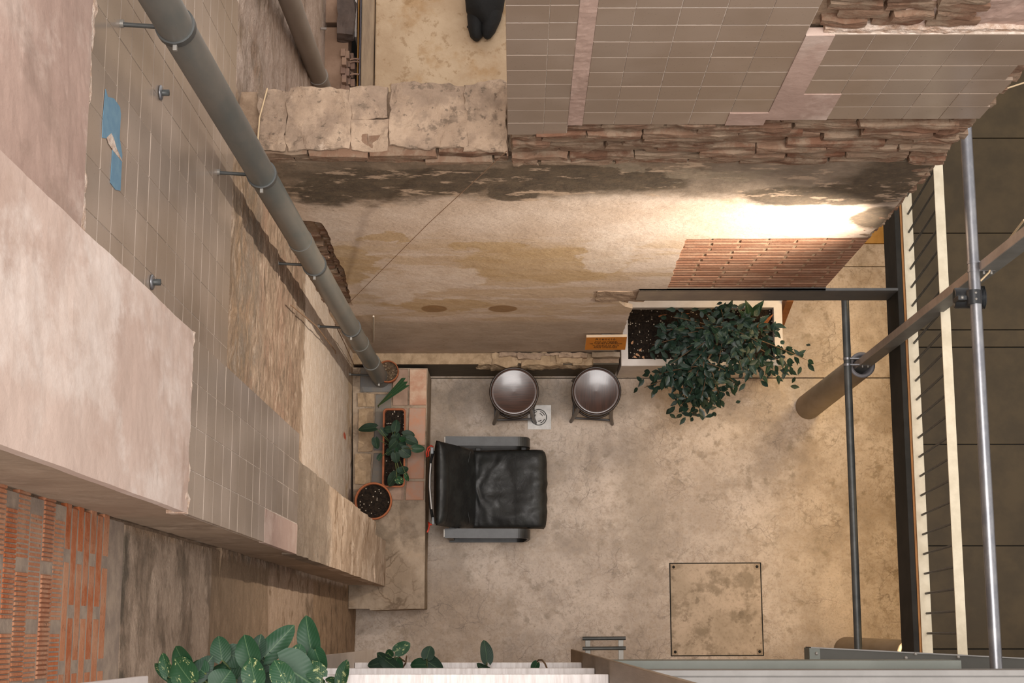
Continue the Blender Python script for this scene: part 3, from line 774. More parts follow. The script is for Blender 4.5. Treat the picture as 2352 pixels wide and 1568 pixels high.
for px, py in ((845, 862), (800, 752), (718, 608), (590, 402), (385, 62)):
    z = pipe_on(px, py); c = on(z)
    b = MB().tube([c-Vector((0, 0, .016)), c+Vector((0, 0, .016))], R0*1.11, 24).build('collar', M_dsteel, pipe)
    MB().tube([c+Vector((-R0, 0, 0)), Vector((XL-.03, c.y+.01, c.z))], .0075, 8).build('rod', M_dsteel, b)
    MB().tube([Vector((XL+.012, c.y+.01, c.z)), Vector((XL-.03, c.y+.01, c.z))], .013, 10).build('wall_plug', M_zinc, b)
    MB().bbox((c.x-.006, c.y-R0-.022, c.z-.007), (c.x+.007, c.y-R0*1.05, c.z+.007), .002).build('clip_screw', M_zinc, b)
p2 = PZ(752, 222, 2.6); t2 = PZ(640, -75, 5.1)
dirv = None
pb0 = Vector((-1.22+.115+.0, 3.42, 1.1))
# second pipe: same wall, beyond the sill
zA_, zB_ = 3.3, 4.7
qa = PZ(726, 163, zA_); qb = PZ(665, 0, zB_)
dv = (qb-qa)/(zB_-zA_)
def on2(z): return qa + dv*(z-zA_)
pipe2 = empty('drain_pipe', on2(ZF), 'shorter grey drain pipe standing beyond the stone sill near the slot', 'pipe')
MB().tube([on2(ZF), on2(6.2)], .053, 24).build('tube', M_pvc2, pipe2)
c = on2(zA_-.13); b = MB().tube([c-Vector((0, 0, .02)), c+Vector((0, 0, .02))], .060, 24).build('collar', M_pvc2, pipe2)
MB().tube([c+Vector((-.06, 0, 0)), Vector((XL+.005, c.y, c.z))], .008, 8).build('rod', M_pvc2, b)
q = PZ(735, 66, 2.8); b = MB().tube([Vector((XL+.002, q.y, 2.8)), q+Vector((.04, 0, 0))], .009, 8).build('wall_hook', M_pvc2, pipe2)
# wall studs on the tiles
for px, py, nm in ((368, 213, 'upper round steel stud on the tiled left wall beside the pipe'), (348, 648, 'lower round steel stud on the tiled left wall above the pier')):
    s = PX(px, py, XL+.004)
    o = empty('wall_stud', s, nm, 'stud')
    MB().lathe([(.0, 0), (.026, 0), (.026, .004), (.022, .007), (.012, .008), (.0, .008)], s, 20, (1, 0, 0)).build('flange', M_galv, o)
    MB().lathe([(.011, .006), (.011, .03), (.0, .031)], s, 14, (1, 0, 0)).build('plug', M_dsteel, o)
# blue paint left on the tiles
M_bluep = simple('blue_paint', '#5f87a0', '#6f94a8', 20, .5)
def paint(pts, parent, X, mat, name='paint_patch', label=None):
    v = [PX(x, y, X) for x, y in pts]
    return MB().prism(v, (-.0012, 0, 0)).build(name, mat, parent, label=label)
paint([(243, 204), (248, 222), (262, 226), (276, 246), (278, 262), (275, 316), (281, 355), (279, 395), (277, 438), (266, 436), (254, 420), (256, 385), (259, 340), (253, 330), (246, 318), (235, 316), (236, 280)], wall_left, XL+.0045, M_bluep, label='blue paint patch')
paint([(246, 316), (256, 306), (262, 318), (268, 340), (282, 372), (277, 366), (262, 348), (250, 330)], wall_left, XL+.0058, M_bead, 'mortar_scar')
# wires
M_wire = simple('pale_cord', '#c9b08c', None, 5, .8); M_wire_d = simple('brown_cord', '#8d7057', None, 5, .8)
def wire(pts, r, mat, label, name='cord'):
    tag(MB().tube(pts, r, 6).build(name, mat, loc=pts[-1]), label, 'cord')
wire([PY(805, 692, YB-.01), PY(985, 512, YB-.05), PY(1165, 346, YB-.03)], .0019, M_wire_d, 'thin brown cord stretched diagonally across the back wall')
wire([PZ(590, 352, ZS+.03), PZ(596, 270, ZS+.045), PZ(614, 203, ZS+.03)], .0035, M_wire, 'pale cord with knots lying over the left end of the sill')
wire([PX(668, 700, XL+.03), PX(726, 748, XL+.06), PX(770, 806, XL+.03), PX(771, 812, XL+.02)], .004, M_wire_d, 'frayed brown cord hanging from a pipe rod on the left wall')
wire([PX(770, 745, XL+.10), PX(792, 790, XL+.05), PX(812, 836, XL+.02)], .003, M_wire_d, 'second frayed brown cord hanging right beside the pipe')
M_rod = simple('pale_rod', '#c2b6a4', None, 5, .5, .3)
ra = PZ(858, 806, ZL); MB().tube([ra+Vector((0, .0, 0.012)), PY(858, 726, YB-.02)], .006, 8).build('thin_rod', M_rod, loc=ra, label='thin pale rod standing on the ledge against the back wall', cat='rod')

# ================================================================== RIGHT: BEAM, POSTS, MEZZANINE
M_beam = layered('lintel_beam', ('#948573', '#84766a', 5), [([('b', 0, -.12, 9, .12, .25)], '#4f5152', '#5b5b59', 6, .95)], rough=.6, bumps=((30, .2, .004),))
xm = PZ(2063, 662, zo).x                   # left face of the mezzanine edge beam
zb0 = PY(1700, 690, YB-.012).z
beam = empty('steel_beam', (1.6, YB, zb0), 'dark steel lintel beam carrying the thin brick infill', 'beam')
xb0 = PY(1458, 690, YB).x
MB().bbox((xb0, YB-.012, zb0), (xm, YB+.004, zo), .002).build('web', M_beam, beam)
MB().bbox((xb0, YB-.012, zo-.012), (xr, YB+.14, zo), .002).build('top_flange', M_beam, beam)
MB().bbox((xb0, YB-.012, zb0), (xr, YB+.14, zb0+.012), .002).build('bottom_flange', M_beam, beam)
M_char = simple('charcoal_steel', '#2b2925', '#35322d', 6, .7, 0, spec=.2)
M_cream = simple('cream_flat_bar', '#e6dabf', '#d6c9ad', 9, .5, bump=.1)
M_ply = simple('ply_edge', '#b07a45', '#9a6838', 9, .7)
ZM = zo-.01
ybe = -.16
eb = empty('mezzanine_beam', (xm, .9, ZM-.30), 'long charcoal edge beam of the mezzanine with a thin plywood strip', 'beam')
xm2 = PZ(2090, 1000, ZM).x
MB().bbox((xm, ybe, ZM-.30), (xm2, 4.6, ZM-.004), .003).build('beam', M_char, eb)
xm3 = xm2+.012
MB().bbox((xm2, ybe, ZM-.06), (xm3, 4.6, ZM), .001).build('plywood_strip', M_ply, eb)
# railing: bottom plate, balusters, top bar
ZR = PX(2105, 1455, 0).z if False else ZM+.01
xr1 = PZ(2107, 1455, ZR).x
xra, xrb = xm3+.001, xm3+.062
rail = empty('railing', (xr1, .9, ZR), 'steel railing of thin bars between two cream flat bars along the mezzanine', 'railing')
MB().bbox((xra, ybe, ZM), (xrb, 4.6, ZR), .002).build('bottom_bar', M_cream, rail)
HR = 1.0
# height at which the top bar sits over the foot line
ztr = CAMZ-(CAMZ-ZR)/1.1185
xt0 = PZ(2191, 1100, ztr).x
MB().bbox((xt0-.026, ybe, ztr-.008), (xt0+.026, 4.6, ztr), .002).build('top_bar', M_cream, rail)
yb = PZ(2107, 1454, ZR).y
step = (PZ(2095, 1012, ZR).y-PZ(2105, 1370, ZR).y)/8.0
me = MB().tube([(0, 0, 0), (xt0-.012-(xra+.034), 0, ztr-ZR-.008)], .0065, 8).build('baluster', M_dsteel, mesh_only=True)
i = 0
while yb+i*step < 4.5:
    inst('baluster', me, rail, Matrix.Translation((xra+.034, yb+i*step, ZR))); i += 1
# mezzanine deck of dark panels
M_panel = simple('dark_brown_panel', '#4a3d28', '#3f3422', 5, .6, spec=.25, bump=.12, bsc=160, bdist=.001, rand=.05)
deck = MB().box((xm2, -2.0, ZM-.22), (XE, 4.6, ZM-.02)).build('floor_mezzanine', M_black, kind='structure')
ys = [-2.0]+[PZ(2300, y, ZM).y for y in (1490, 1253, 1020, 797, 757, 535, 317)]+[3.95, 4.6]
for i in range(len(ys)-1):
    MB().bbox((xrb-.02, ys[i]+.003, ZM-.02), (3.45, ys[i+1]-.003, ZM-.002), .0015).build('panel', M_panel, deck)
    MB().bbox((3.456, ys[i]+.003, ZM-.02), (XE, ys[i+1]-.003, ZM-.002), .0015).build('panel', M_panel, deck)
# columns and the steel post
M_col = simple('brushed_concrete_column', '#978773', '#85765f', 6, .6, .1, bump=.2, stretch=(1, 1, .3))
M_colrim = simple('column_rim', '#8d8a8d', '#7b787a', 9, .6, .2)
def column(cx_, cy_, z1, r0, r1, label):
    o = empty('column', (cx_, cy_, 0), label, 'column')
    MB().lathe([(r0, 0), (r1, z1)], (cx_, cy_, 0), 40).build('shaft', M_col, o)
    MB().lathe([(r1, z1-.01), (r1+.001, z1), (r1-.022, z1), (r1-.024, z1-.5), (0, z1-.5)], (cx_, cy_, 0), 40).build('rim', M_colrim, o)
    return o
cb = PZ(1856, 935, 0); zc1 = 1.93
ct = PZ(1981, 836, zc1)
cc = Vector(((cb.x+ct.x)/2, (cb.y+ct.y)/2, 0))
column(cc.x, cc.y, zc1, .098, .083, 'round open topped column standing on the floor right of the shrub')
c2 = PZ(1945, 1493, 0)
column(c2.x, c2.y, 1.95, .098, .083, 'round open topped column partly hidden under the grey beams at bottom right')
M_post = simple('steel_post', '#b3a396', '#9f9084', 5, .5, .3, bump=.1)
M_postd = simple('dark_post_side', '#7b7a75', '#6c6b66', 5, .55, .1)
post = empty('steel_post', (cc.x, cc.y, zc1-.48), 'tall steel channel post rising out of the open column', 'post')
hw = .045
MB().bbox((cc.x-hw+.006, cc.y-.021, zc1-.48), (cc.x+hw, cc.y+.021, 8.2), .001).build('web', M_postd, post)
MB().bbox((cc.x-hw, cc.y-.0215, zc1-.48), (cc.x-hw+.006, cc.y+.0215, 8.2), .001).build('flange', M_post, post)
# the two tubes, held off the post by brackets
def railtube(pa_, pb_, z, r, mat, label, py_br):
    A = PZ(*pa_, z); B = PZ(*pb_, z)
    t = empty('handrail_tube', (A+B)/2, label, 'tube')
    MB().tube([A, B], r, 20).build('tube', mat, t)
    for dy in (-.018, .022):
        c = A.lerp(B, (cc.y+dy-A.y)/(B.y-A.y))
        b = MB().bbox((c.x, c.y-.004, z-.02), (cc.x+.03, c.y+.004, z+.022), .001).build('bracket_plate', M_galv, t)
        MB().tube([c-Vector((0, .007, 0)), c+Vector((0, .007, 0))], r*1.08, 20).build('collar', M_galv, b)
        for k in (0, .035):
            MB().tube([(cc.x-.02+k, c.y-.016, z), (cc.x-.02+k, c.y+.014, z)], .007, 6).build('bolt', M_zinc, b)
    return t
zt2 = 2.03
railtube((1941, 688), (1974, 1560), zt2, .0245, M_dsteel, 'lower dark steel tube running along the floor side of the post', 838)
zt1 = 4.72
railtube((2213, 200), (2292, 1600), zt1, .028, M_galv, 'upper pale galvanised tube with the clamped spotlight', 597)
wire([PZ(2352, 505, 5.2), PZ(2310, 560, 4.95), PZ(2283, 590, 4.80), PZ(2272, 625, 4.74), PZ(2252, 645, 4.72)], .005, M_wire, 'pale power cable looping from the post to the spotlight')
wire([PZ(2352, 190, 5.6), PZ(2300, 207, 5.6), PY(2290, 212, YB)], .0035, M_wire, 'short pale cord tied to the far right end of the tiled wall')
# spotlight
M_lampb = simple('black_lamp_housing', '#232527', '#2d2f31', 12, .45, bump=.1)
zsb = zt1-.085
s0 = PZ(2192, 684, zsb); s1 = PZ(2262, 684, zsb)
sp = empty('spotlight', (s0+s1)/2, 'black cylindrical spotlight clamped to the pale tube and aimed left', 'spotlight')
ax = Vector((-1, .0, -.12)).normalized(); mid = (s0+s1)/2; Ls = (s1-s0).length
MB().lathe([(.0, -Ls*.5), (.043, -Ls*.5), (.050, -Ls*.45), (.050, Ls*.47), (.046, Ls*.5), (.040, Ls*.5), (.038, Ls*.40), (0, Ls*.40)], mid, 36, ax).build('housing', M_lampb, sp)
for k in range(6):
    q = mid - ax*(Ls*.5-.006-k*.006)
    MB().lathe([(.050, -.0012), (.056, -.0012), (.056, .0012), (.050, .0012)], q, 36, ax).build('cooling_fin', M_lampb, sp)
n = NT('lit_lens'); n.b.inputs['Emission Color'].default_value = L('#ffe0b0'); n.b.inputs['Emission Strength'].default_value = 6
MB().lathe([(0, 0), (.038, 0)], mid+ax*(Ls*.41), 30, ax).build('lens', n.done(L('#fff0d8')), sp)
tc = PZ(2237, 683, zt1)
MB().tube([tc-Vector((0, .034, 0)), tc+Vector((0, .034, 0))], .034, 24).build('clamp', M_lampb, sp)
b = MB().bbox((tc.x-.075, tc.y-.012, zsb), (tc.x-.028, tc.y+.012, zt1), .004).build('yoke', M_lampb, sp)
MB().lathe([(.0, .004), (.008, .004), (.008, 0)], (tc.x-.055, tc.y, zt1), 12).build('yoke_bolt', M_zinc, b)
for dy in (-.014, .016):
    MB().lathe([(0, .003), (.006, .003), (.006, 0)], (tc.x, tc.y+dy, zt1+.034), 12).build('clamp_screw', M_zinc, sp)
SPOTLENS = mid+ax*(Ls*.5+.02)
bpy.data.objects['spotlight_beam'].location = SPOTLENS
# wooden wedge behind the planter
p = PZ(1797, 690, .55); q = PZ(1833, 688, .55)
wd = MB().prism([(p.x+.02, p.y-.16, 0), (p.x+.02, p.y+.02, 0), (p.x+.02, p.y+.02, .62), (p.x+.02, p.y-.02, .62)], (.05, 0, 0))
wd.build('wooden_wedge', simple('brown_wood', '#9a5f2a', '#7d4a1f', 6, .6, bump=.1), loc=(p.x, p.y, 0), label='brown wooden wedge standing behind the right end of the planter', cat='wedge')

# ================================================================== HOLLOW BRICKS IN THE FRONT STRETCH OF THE LEFT WALL
def ribbed(l, h, d=.03, n=22):
    P = []
    for i in range(n):
        y = l*i/n; s_ = l/n
        P += [(0.0, y+s_*.12), (0.0, y+s_*.70), (-.005, y+s_*.80), (-.005, y+s_*.98)]
    pts = [(-d, 0, 0)]+[(x, y, 0) for x, y in P]+[(-d, l, 0)]
    return MB().prism(pts[::-1], (0, 0, h))
edges_w = [-95, -67, -40, -12, 14.5, 41, 69, 98, 126, 152, 177]
MB().box((XL-.05, -1.2, zh-.01), (XL-.0025, py0, 10.0)).build('brick_joint', simple('grey_joint_mortar', '#a08e7c', '#87776a', 14, .9, bump=.5), wall_left)
for i in range(len(edges_w)-1):
    za, zb_ = zL(edges_w[i+1]), zL(edges_w[i]); h = za and abs(zb_-za)
    me = ribbed(.262, h-.012).build('brick', M_hollow, mesh_only=True)
    off = .147 if i % 2 else 0.0
    y = -1.2+off
    y0_ = PX(98, 1288, XL).y
    base = y0_ - .262 - .032 + (.147 if i % 2 else 0)
    for k_ in range(-3, 4):
        yb_ = base + k_*.294
        if yb_ > py0-.03: continue
        inst('brick', me, wall_left, Matrix.Translation((XL+rnd.uniform(-.002, .003), yb_, za+.006)))
nn = 7
for i in range(nn):
    za = zL(177+(i+1)*100/nn); zb_ = zL(177+i*100/nn)
    me = MB().bbox((-.02, 0, 0), (0, .262, zb_-za-.010), .003).build('brick', M_hollow, mesh_only=True)
    base = PX(220, 1300, XL).y - .262 + (.147 if i % 2 else 0)
    for k_ in range(-3, 4):
        yb_ = base+k_*.294
        if yb_ > py0-.03: continue
        inst('brick', me, wall_left, Matrix.Translation((XL-.002, yb_, za+.005)))

# ================================================================== FLOOR FITTINGS
M_gap = simple('hatch_gap', '#1d1a16', None, 5, .9)
h0, h1, h2, h3 = [PZ(x, y, .004) for x, y in ((1537, 1292), (1748, 1291), (1755, 1506), (1541, 1507))]
hc = (h0+h2)/2
hatch = empty('access_hatch', (hc.x, hc.y, 0), 'square concrete filled floor hatch with four corner sockets', 'hatch')
M_hatch = layered('hatch_concrete', ('#c4b09c', '#a89681', 3), [
    ([('n', 5, .56, .06, (1, 1, 1))], '#7c6d58', '#8a7963', 20, .75), ([('n', 14, .62, .04, (1, 1, 1))], '#6c5d4a', '#7c6b56', 30, .6)],
    u=0, va=1, rough=.55, bumps=((40, .3, .004), (150, .25, .002)), fine=(50, '#6a5845', .5))
MB().prism([Vector((p.x, p.y, .0005)) for p in (h0, h1, h2, h3)], (0, 0, .001)).build('frame_gap', M_gap, hatch)
ins = [Vector((hc.x+(p.x-hc.x)*.975, hc.y+(p.y-hc.y)*.975, .0005)) for p in (h0, h1, h2, h3)]
MB().prism(ins, (0, 0, .0035)).build('lid', M_hatch, hatch)
for p in ins:
    q = hc.lerp(p, .93)
    b = MB().bbox((q.x-.021, q.y-.021, .004), (q.x+.021, q.y+.021, .0065), .002).build('corner_socket', M_cement, hatch)
    MB().lathe([(0, .0072), (.010, .0072), (.011, .0065)], (q.x, q.y, 0), 14).build('socket_hole', M_gap, b)
d0 = PZ(1212, 986, .003); d1 = PZ(1266, 930, .003); dc = (d0+d1)/2
drain = empty('floor_drain', (dc.x, dc.y, 0), 'square stainless floor drain plate by the left stool', 'drain')
M_inox = simple('stainless_plate', '#cfccc8', '#bbb8b4', 14, .5, .15, bump=.05)
MB().bbox((d0.x, d0.y, 0), (d1.x, d1.y, .004), .0015).build('plate', M_inox, drain)
MB().torus((dc.x-.006, dc.y, .0045), .060, .0035, 40, 6).build('ring', M_dsteel, drain)
MB().lathe([(0, .0052), (.056, .0052), (.058, .004)], (dc.x-.006, dc.y, 0), 40, None, False).build('grate', M_inox, drain)
for R_, n_s in ((.046, 4), (.030, 3)):
    for k_ in range(n_s):
        a0 = 2*math.pi*k_/n_s+.3
        MB().tube([(dc.x-.006+R_*math.cos(a0+t*.11), dc.y+R_*math.sin(a0+t*.11), .0052) for t in range(10)], .003, 5).build('slot', M_gap, drain)
# little rack of two tubes on flat bars
rz = .50
rk = empty('steel_rack', PZ(1388, 1488, 0), 'small steel rack of two round bars on flat legs beside the shelf unit', 'rack')
for py in (1466, 1489):
    MB().tube([PZ(1338, py, rz), PZ(1437, py-1, rz)], .013, 12).build('round_bar', M_dsteel, rk)
for px in (1350, 1426):
    p = PZ(px, 1461, rz-.014); q = PZ(px, 1540, rz-.014)
    b = MB().bbox((p.x-.019, q.y, rz-.022), (p.x+.019, p.y, rz-.012), .002).build('flat_bar', simple('grey_flat_bar', '#8d8a84', '#7b7872', 9, .45, .4), rk)
    for y_ in (p.y-.01, q.y+.01):
        MB().bbox((p.x-.015, y_-.006, 0), (p.x+.015, y_+.006, rz-.02), .002).build('leg', M_dsteel, rk)

# ================================================================== ARMCHAIR
def leather():
    n = NT('black_leather'); c = n.coord()
    h1_ = n.noise(14, 5, .55, n.scale(c, (1, 1, 1)), .9); h2_ = n.noise(180, 3, .6)
    nb = n.bump(h1_, .22, .012); nb = n.bump(h2_, .15, .001, nb)
    return n.done(n.mix(n.rng(n.noise(8), .4, .65), L('#1c1d1d'), L('#282a29')), n.rng(n.noise(20), .3, .7, .42, .58), 0, nb, .4)
M_leather = leather()
M_blackwood = simple('black_lacquered_wood', '#232425', '#353738', 9, .42, bump=.05, spec=.5)
cy0, cy1 = .755, 1.335
chair = empty('armchair', (-.2, (cy0+cy1)/2, 0), 'black leather armchair with bentwood arms facing away from the bench', 'chair')
def pad(path, y0, y1, H, fold=None, nu=60, nv=40):
    """closed cushion following path (x,z) in the XZ plane"""
    P = [Vector((x, 0, z)) for x, z in path]
    cum = [0]
    for a_, b_ in zip(P, P[1:]): cum.append(cum[-1]+(b_-a_).length)
    def at(s):
        s *= cum[-1]
        for i in range(len(P)-1):
            if s <= cum[i+1] or i == len(P)-2:
                return P[i].lerp(P[i+1], (s-cum[i])/(cum[i+1]-cum[i]))
    v = []; top = {}; bot = {}
    for i in range(nu+1):
        s = i/nu; p = (at(max(0, s-.04))+at(s)+at(min(1, s+.04)))/3; p = p.lerp(at(s), abs(2*s-1)**6)
        t = (at(min(1, s+.02))-at(max(0, s-.02))).normalized(); nrm = Vector((-t.z, 0, t.x))
        if nrm.z < 0: nrm = -nrm
        for j in range(nv+1):
            r = j/nv
            e = (max(0, 1-abs(2*r-1)**5)**.45)*(max(0, 1-abs(2*s-1)**9)**.45)
            y = y0+(y1-y0)*r; f = fold(p.x, y, s) if fold else 0
            top[i, j] = len(v); v.append(p+Vector((0, y, 0))+nrm*(H*e+f*e))
            bot[i, j] = len(v); v.append(p+Vector((0, y, 0))-nrm*H*e*.8)
    f = []
    for i in range(nu):
        for j in range(nv):
            f.append([top[i, j], top[i+1, j], top[i+1, j+1], top[i, j+1]])
            f.append([bot[i, j], bot[i, j+1], bot[i+1, j+1], bot[i+1, j]])
    rim = [(i, 0) for i in range(nu)]+[(nu, j) for j in range(nv)]+[(i, nv) for i in range(nu, 0, -1)]+[(0, j) for j in range(nv, 0, -1)]
    for a_, b_ in zip(rim, rim[1:]+rim[:1]): f.append([top[a_], bot[a_], bot[b_], top[b_]])
    mb = MB(); mb.add(v, f, True); return mb
ym = (cy0+cy1)/2
def seatfold(x, y, s):
    cx_ = -.02; d = math.hypot((x-cx_), (y-ym)*.75); a = 0
    if x < .0: a = .0035*math.sin(d*80+noise.noise(Vector((x*7, y*7, 0)))*5)*(.4+abs(noise.noise(Vector((x*5, y*5, 7))))*1.6)*max(0, min(1, (d-.10)/.05))
    a += noise.noise(Vector((x*9, y*16, 1)))*.008
    if x > .02: a += .002*math.sin(y*60+noise.noise(Vector((x*7, y*5, 4)))*5)*min(1, (x-.02)/.1)
    edge = min(y-cy0, cy1-y)
    if edge < .08: a += .0022*math.sin(x*110+y*30)*(1-edge/.08)
    return a - .016*math.exp(-((x+.04)**2+(y-ym)**2)/.02)
seat = pad([(.205, .33), (.195, .37), (.16, .40), (.02, .385), (-.14, .355), (-.27, .335), (-.33, .34)], cy0, cy1, .045, seatfold)
so = seat.build('seat', M_leather, chair)
MB().tube([(.0, cy0+.04+t*(cy1-cy0-.08)/10, .4285-.012*math.exp(-((t-5)/3)**2)) for t in range(11)], .0025, 5).build('seam', M_leather, so)
back = pad([(-.32, .36), (-.36, .46), (-.42, .60), (-.485, .75), (-.535, .87), (-.56, .925)], cy0-.01, cy1+.005, .050,
           lambda x, y, s: noise.noise(Vector((x*8, y*9, s*3)))*.005+(.012 if s > .86 else 0))
bo = back.build('backrest', M_leather, chair)
MB().tube([(-.36+.03*((t-5)/5)**2, cy0+.03+t*(cy1-cy0-.06)/10, .545) for t in range(11)], .003, 5).build('seam', M_leather, bo)
def strip(path, y0, y1, th):
    mb = MB(); P = [Vector((x, 0, z)) for x, z in path]; v = []; n = len(P)
    for i, p in enumerate(P):
        t = (P[min(i+1, n-1)]-P[max(i-1, 0)]).normalized(); nr = Vector((-t.z, 0, t.x))*th/2
        for s_, y in ((1, y0), (1, y1), (-1, y1), (-1, y0)): v.append(p+nr*s_+Vector((0, y, 0)))
    f = [[0, 1, 2, 3], [4*n-1, 4*n-2, 4*n-3, 4*n-4]]
    for i in range(n-1):
        for k_ in range(4): f.append([4*i+k_, 4*(i+1)+k_, 4*(i+1)+(k_+1) % 4, 4*i+(k_+1) % 4])
    mb.add(v, f); bm = mb; return bm
def arc(cx_, cz_, r, a0, a1, n=9): return [(cx_+r*math.cos(math.radians(a0+(a1-a0)*i/n)), cz_+r*math.sin(math.radians(a0+(a1-a0)*i/n))) for i in range(n+1)]
armp = [(-.50, .014), (-.2, .014), (.0, .014)] + arc(.0, .084, .07, -90, 0)[1:] + [(.084, .2), (.095, .42)] + arc(.0, .47, .088, 5, 90) + [(-.15, .562), (-.35, .572), (-.51, .585)]
for ya in (cy0-.078, cy1+.008):
    a_ = strip(armp, ya, ya+.068, .022).build('arm', M_blackwood, chair, label='black bentwood arm and runner')
    MB().bbox((-.520, ya+.004, .575), (-.510, ya+.064, .595), .002).build('end_cap', M_zinc, a_)
    MB().bbox((-.50, ya+.012, 0.02), (-.46, ya+.056, .575), .004).build('rear_leg', M_blackwood, chair)
for zz, xx in ((.30, .06), (.26, -.28), (.55, -.46), (.12, -.47)):
    MB().bbox((xx-.02, cy0-.03, zz-.012), (xx+.02, cy1+.03, zz+.012), .004).build('crossbar', M_blackwood, chair)
strap = empty('strap', (-.625, ym, .80), 'dark strap with a white bar, grey buckles and red ribbons hung on the chair back', 'strap')
M_white = simple('white_bar', '#d8d6d2', None, 5, .4); M_red = simple('red_ribbon', '#c23a22', None, 5, .6); M_grey = simple('grey_buckle', '#8f979c', None, 5, .4)
zq = .80
MB().tube([PZ(x, y, zq) for x, y in ((996, 1035), (989, 1060), (986, 1110), (989, 1165), (996, 1200))], .010, 8).build('webbing', M_jack, strap)
MB().tube([PZ(x, y, zq+.012) for x, y in ((989.5, 1064), (987.5, 1090), (987, 1118), (989, 1145), (991.5, 1169))], .0055, 8).build('bar', M_white, strap)
for (xa_, ya_, xb_, yb_) in ((989, 1027, 996, 1042), (992, 1187, 998, 1204)):
    p = PZ(xa_, yb_, zq+.02); q = PZ(xb_, ya_, zq+.02)
    MB().bbox((p.x, p.y, zq), (q.x, q.y, zq+.025), .004).build('buckle', M_grey, strap)
MB().tube([PZ(x, y, zq) for x, y in ((995, 1026), (990, 1023), (983, 1028), (979, 1040), (980, 1050), (984, 1047), (984, 1037), (988, 1030))], .006, 6).build('ribbon', M_red, strap)
MB().tube([PZ(x, y, zq) for x, y in ((992, 1205), (987, 1203), (984, 1198), (986, 1208), (984, 1216), (981, 1222))], .006, 6).build('ribbon', M_red, strap)

# ================================================================== STOOLS
def stool_wood():
    n = NT('dark_stool_wood'); c = n.coord()
    g = n.noise(5, 6, .6, n.scale(c, (1.2, 26, 1)))
    return n.done(n.mix(n.rng(g, .35, .65), L('#4a2f24'), L('#33211a')), .30, 0, n.bump(g, .08, .002), .6, .3)
M_stool = stool_wood()
M_stoolf = simple('black_stool_frame', '#2a211c', '#372b24', 9, .35, spec=.5)
HS = .585
stool = empty('stool', (0, 0, 0), 'left round dark wooden stool with one foot on the drain plate', 'stool', 'bentwood stools')
MB().lathe([(0, HS-.012), (.06, HS-.0105), (.12, HS-.004), (.150, HS+.002), (.163, HS+.004), (.168, HS+.002), (.170, HS-.015), (.15, HS-.028), (0, HS-.028)], (0, 0, 0), 64).build('seat', M_stool, stool)
MB().torus((0, 0, HS-.006), .174, .0085, 56, 10).build('rim', M_stoolf, stool)
MB().torus((0, 0, .36), .166, .009, 48, 8).build('ring', M_stoolf, stool)
fw = .158
for sx in (-1, 1):
    for sy in (-1, 1):
        MB().tube([(sx*.112, sy*.112, HS-.02), (sx*.122, sy*.122, .40), (sx*.137, sy*.137, .2), (sx*fw, sy*fw, 0)], [.014, .0155, .0145, .013], 10).build('leg', M_stoolf, stool)
q_ = .146
for a_, b_ in (((-q_, -q_), (q_, -q_)), ((q_, -q_), (q_, q_)), ((q_, q_), (-q_, q_)), ((-q_, q_), (-q_, -q_))):
    MB().bbox((min(a_[0], b_[0])-.008, min(a_[1], b_[1])-.008, .112), (max(a_[0], b_[0])+.008, max(a_[1], b_[1])+.008, .136), .003).build('stretcher', M_stoolf, stool)
def copy_tree(o, parent=None):
    c = o.copy(); COL.objects.link(c); c.parent = parent
    for ch in [x for x in bpy.data.objects if x.parent == o]: copy_tree(ch, c)
    return c
st2 = copy_tree(stool)
st2['label'] = 'right round dark wooden stool nearest the white planter'
p = PZ(1181, 925, 0); stool.location = (p.x, p.y, .0); stool.rotation_euler = (0, 0, .02)
p = PZ(1361, 924, 0); st2.location = (p.x, p.y, 0); st2.rotation_euler = (0, 0, -.06+math.pi/2)

# ================================================================== PLANTER, POTS
M_planter = simple('white_concrete_planter', '#e6dcd3', '#d6cabf', 5, .7, bump=.1)
def soil_mat(name, c1, c2, speck, th):
    n = NT(name); nz = n.noise(60, 4, .6); vo = n.node('ShaderNodeTexVoronoi'); vo.inputs['Scale'].default_value = 75; n.put(vo.inputs['Vector'], n.coord())
    col = n.node('ShaderNodeSeparateColor'); n.put(col.inputs[0], vo.outputs['Color'])
    m = n.math('MULTIPLY', n.math('LESS_THAN', vo.outputs['Distance'], .36), n.math('GREATER_THAN', col.outputs[0], th))
    c = n.mix(m, n.mix(n.rng(nz, .4, .6), L(c1), L(c2)), L(speck))
    return n.done(c, .95, 0, n.bump(nz, .9, .02), .2)
M_soil = soil_mat('potting_soil', '#1f1915', '#30271f', '#b9ad9c', .86)
M_soil_d = soil_mat('dry_soil', '#6d5b47', '#56473a', '#9a8770', .7)
yf = PZ(1600, 866, 0).y; zp = PY(1600, 840, yf).z
f0 = PZ(1427, 840, zp); f1 = PZ(1796, 700, zp); yb2 = PZ(1700, 690, zp).y
plx0, plx1, ply0, ply1 = f0.x, f1.x, yf, yb2
tw = .052
planter = empty('planter', ((plx0+plx1)/2, (ply0+ply1)/2, 0), 'long white concrete planter trough under the lintel beam', 'planter')
pm = MB()
ox = [(plx0, ply0), (plx1, ply0), (plx1, ply1), (plx0, ply1)]; ix = [(plx0+tw, ply0+tw), (plx1-tw-.01, ply0+tw), (plx1-tw-.01, ply1-tw), (plx0+tw, ply1-tw)]
v = [(x, y, 0) for x, y in ox]+[(x, y, zp-.003) for x, y in ox]+[(x+.003*(1 if x < 1 else -1), y+.003*(1 if y < 2.1 else -1), zp) for x, y in ox]+[(x, y, zp) for x, y in ix]+[(x, y, zp-.2) for x, y in ix]
f = []
for a_ in range(4):
    for i in range(4):
        j = (i+1) % 4; f.append([a_*4+i, a_*4+j, (a_+1)*4+j, (a_+1)*4+i])
pm.add(v, f).build('trough', M_planter, planter)
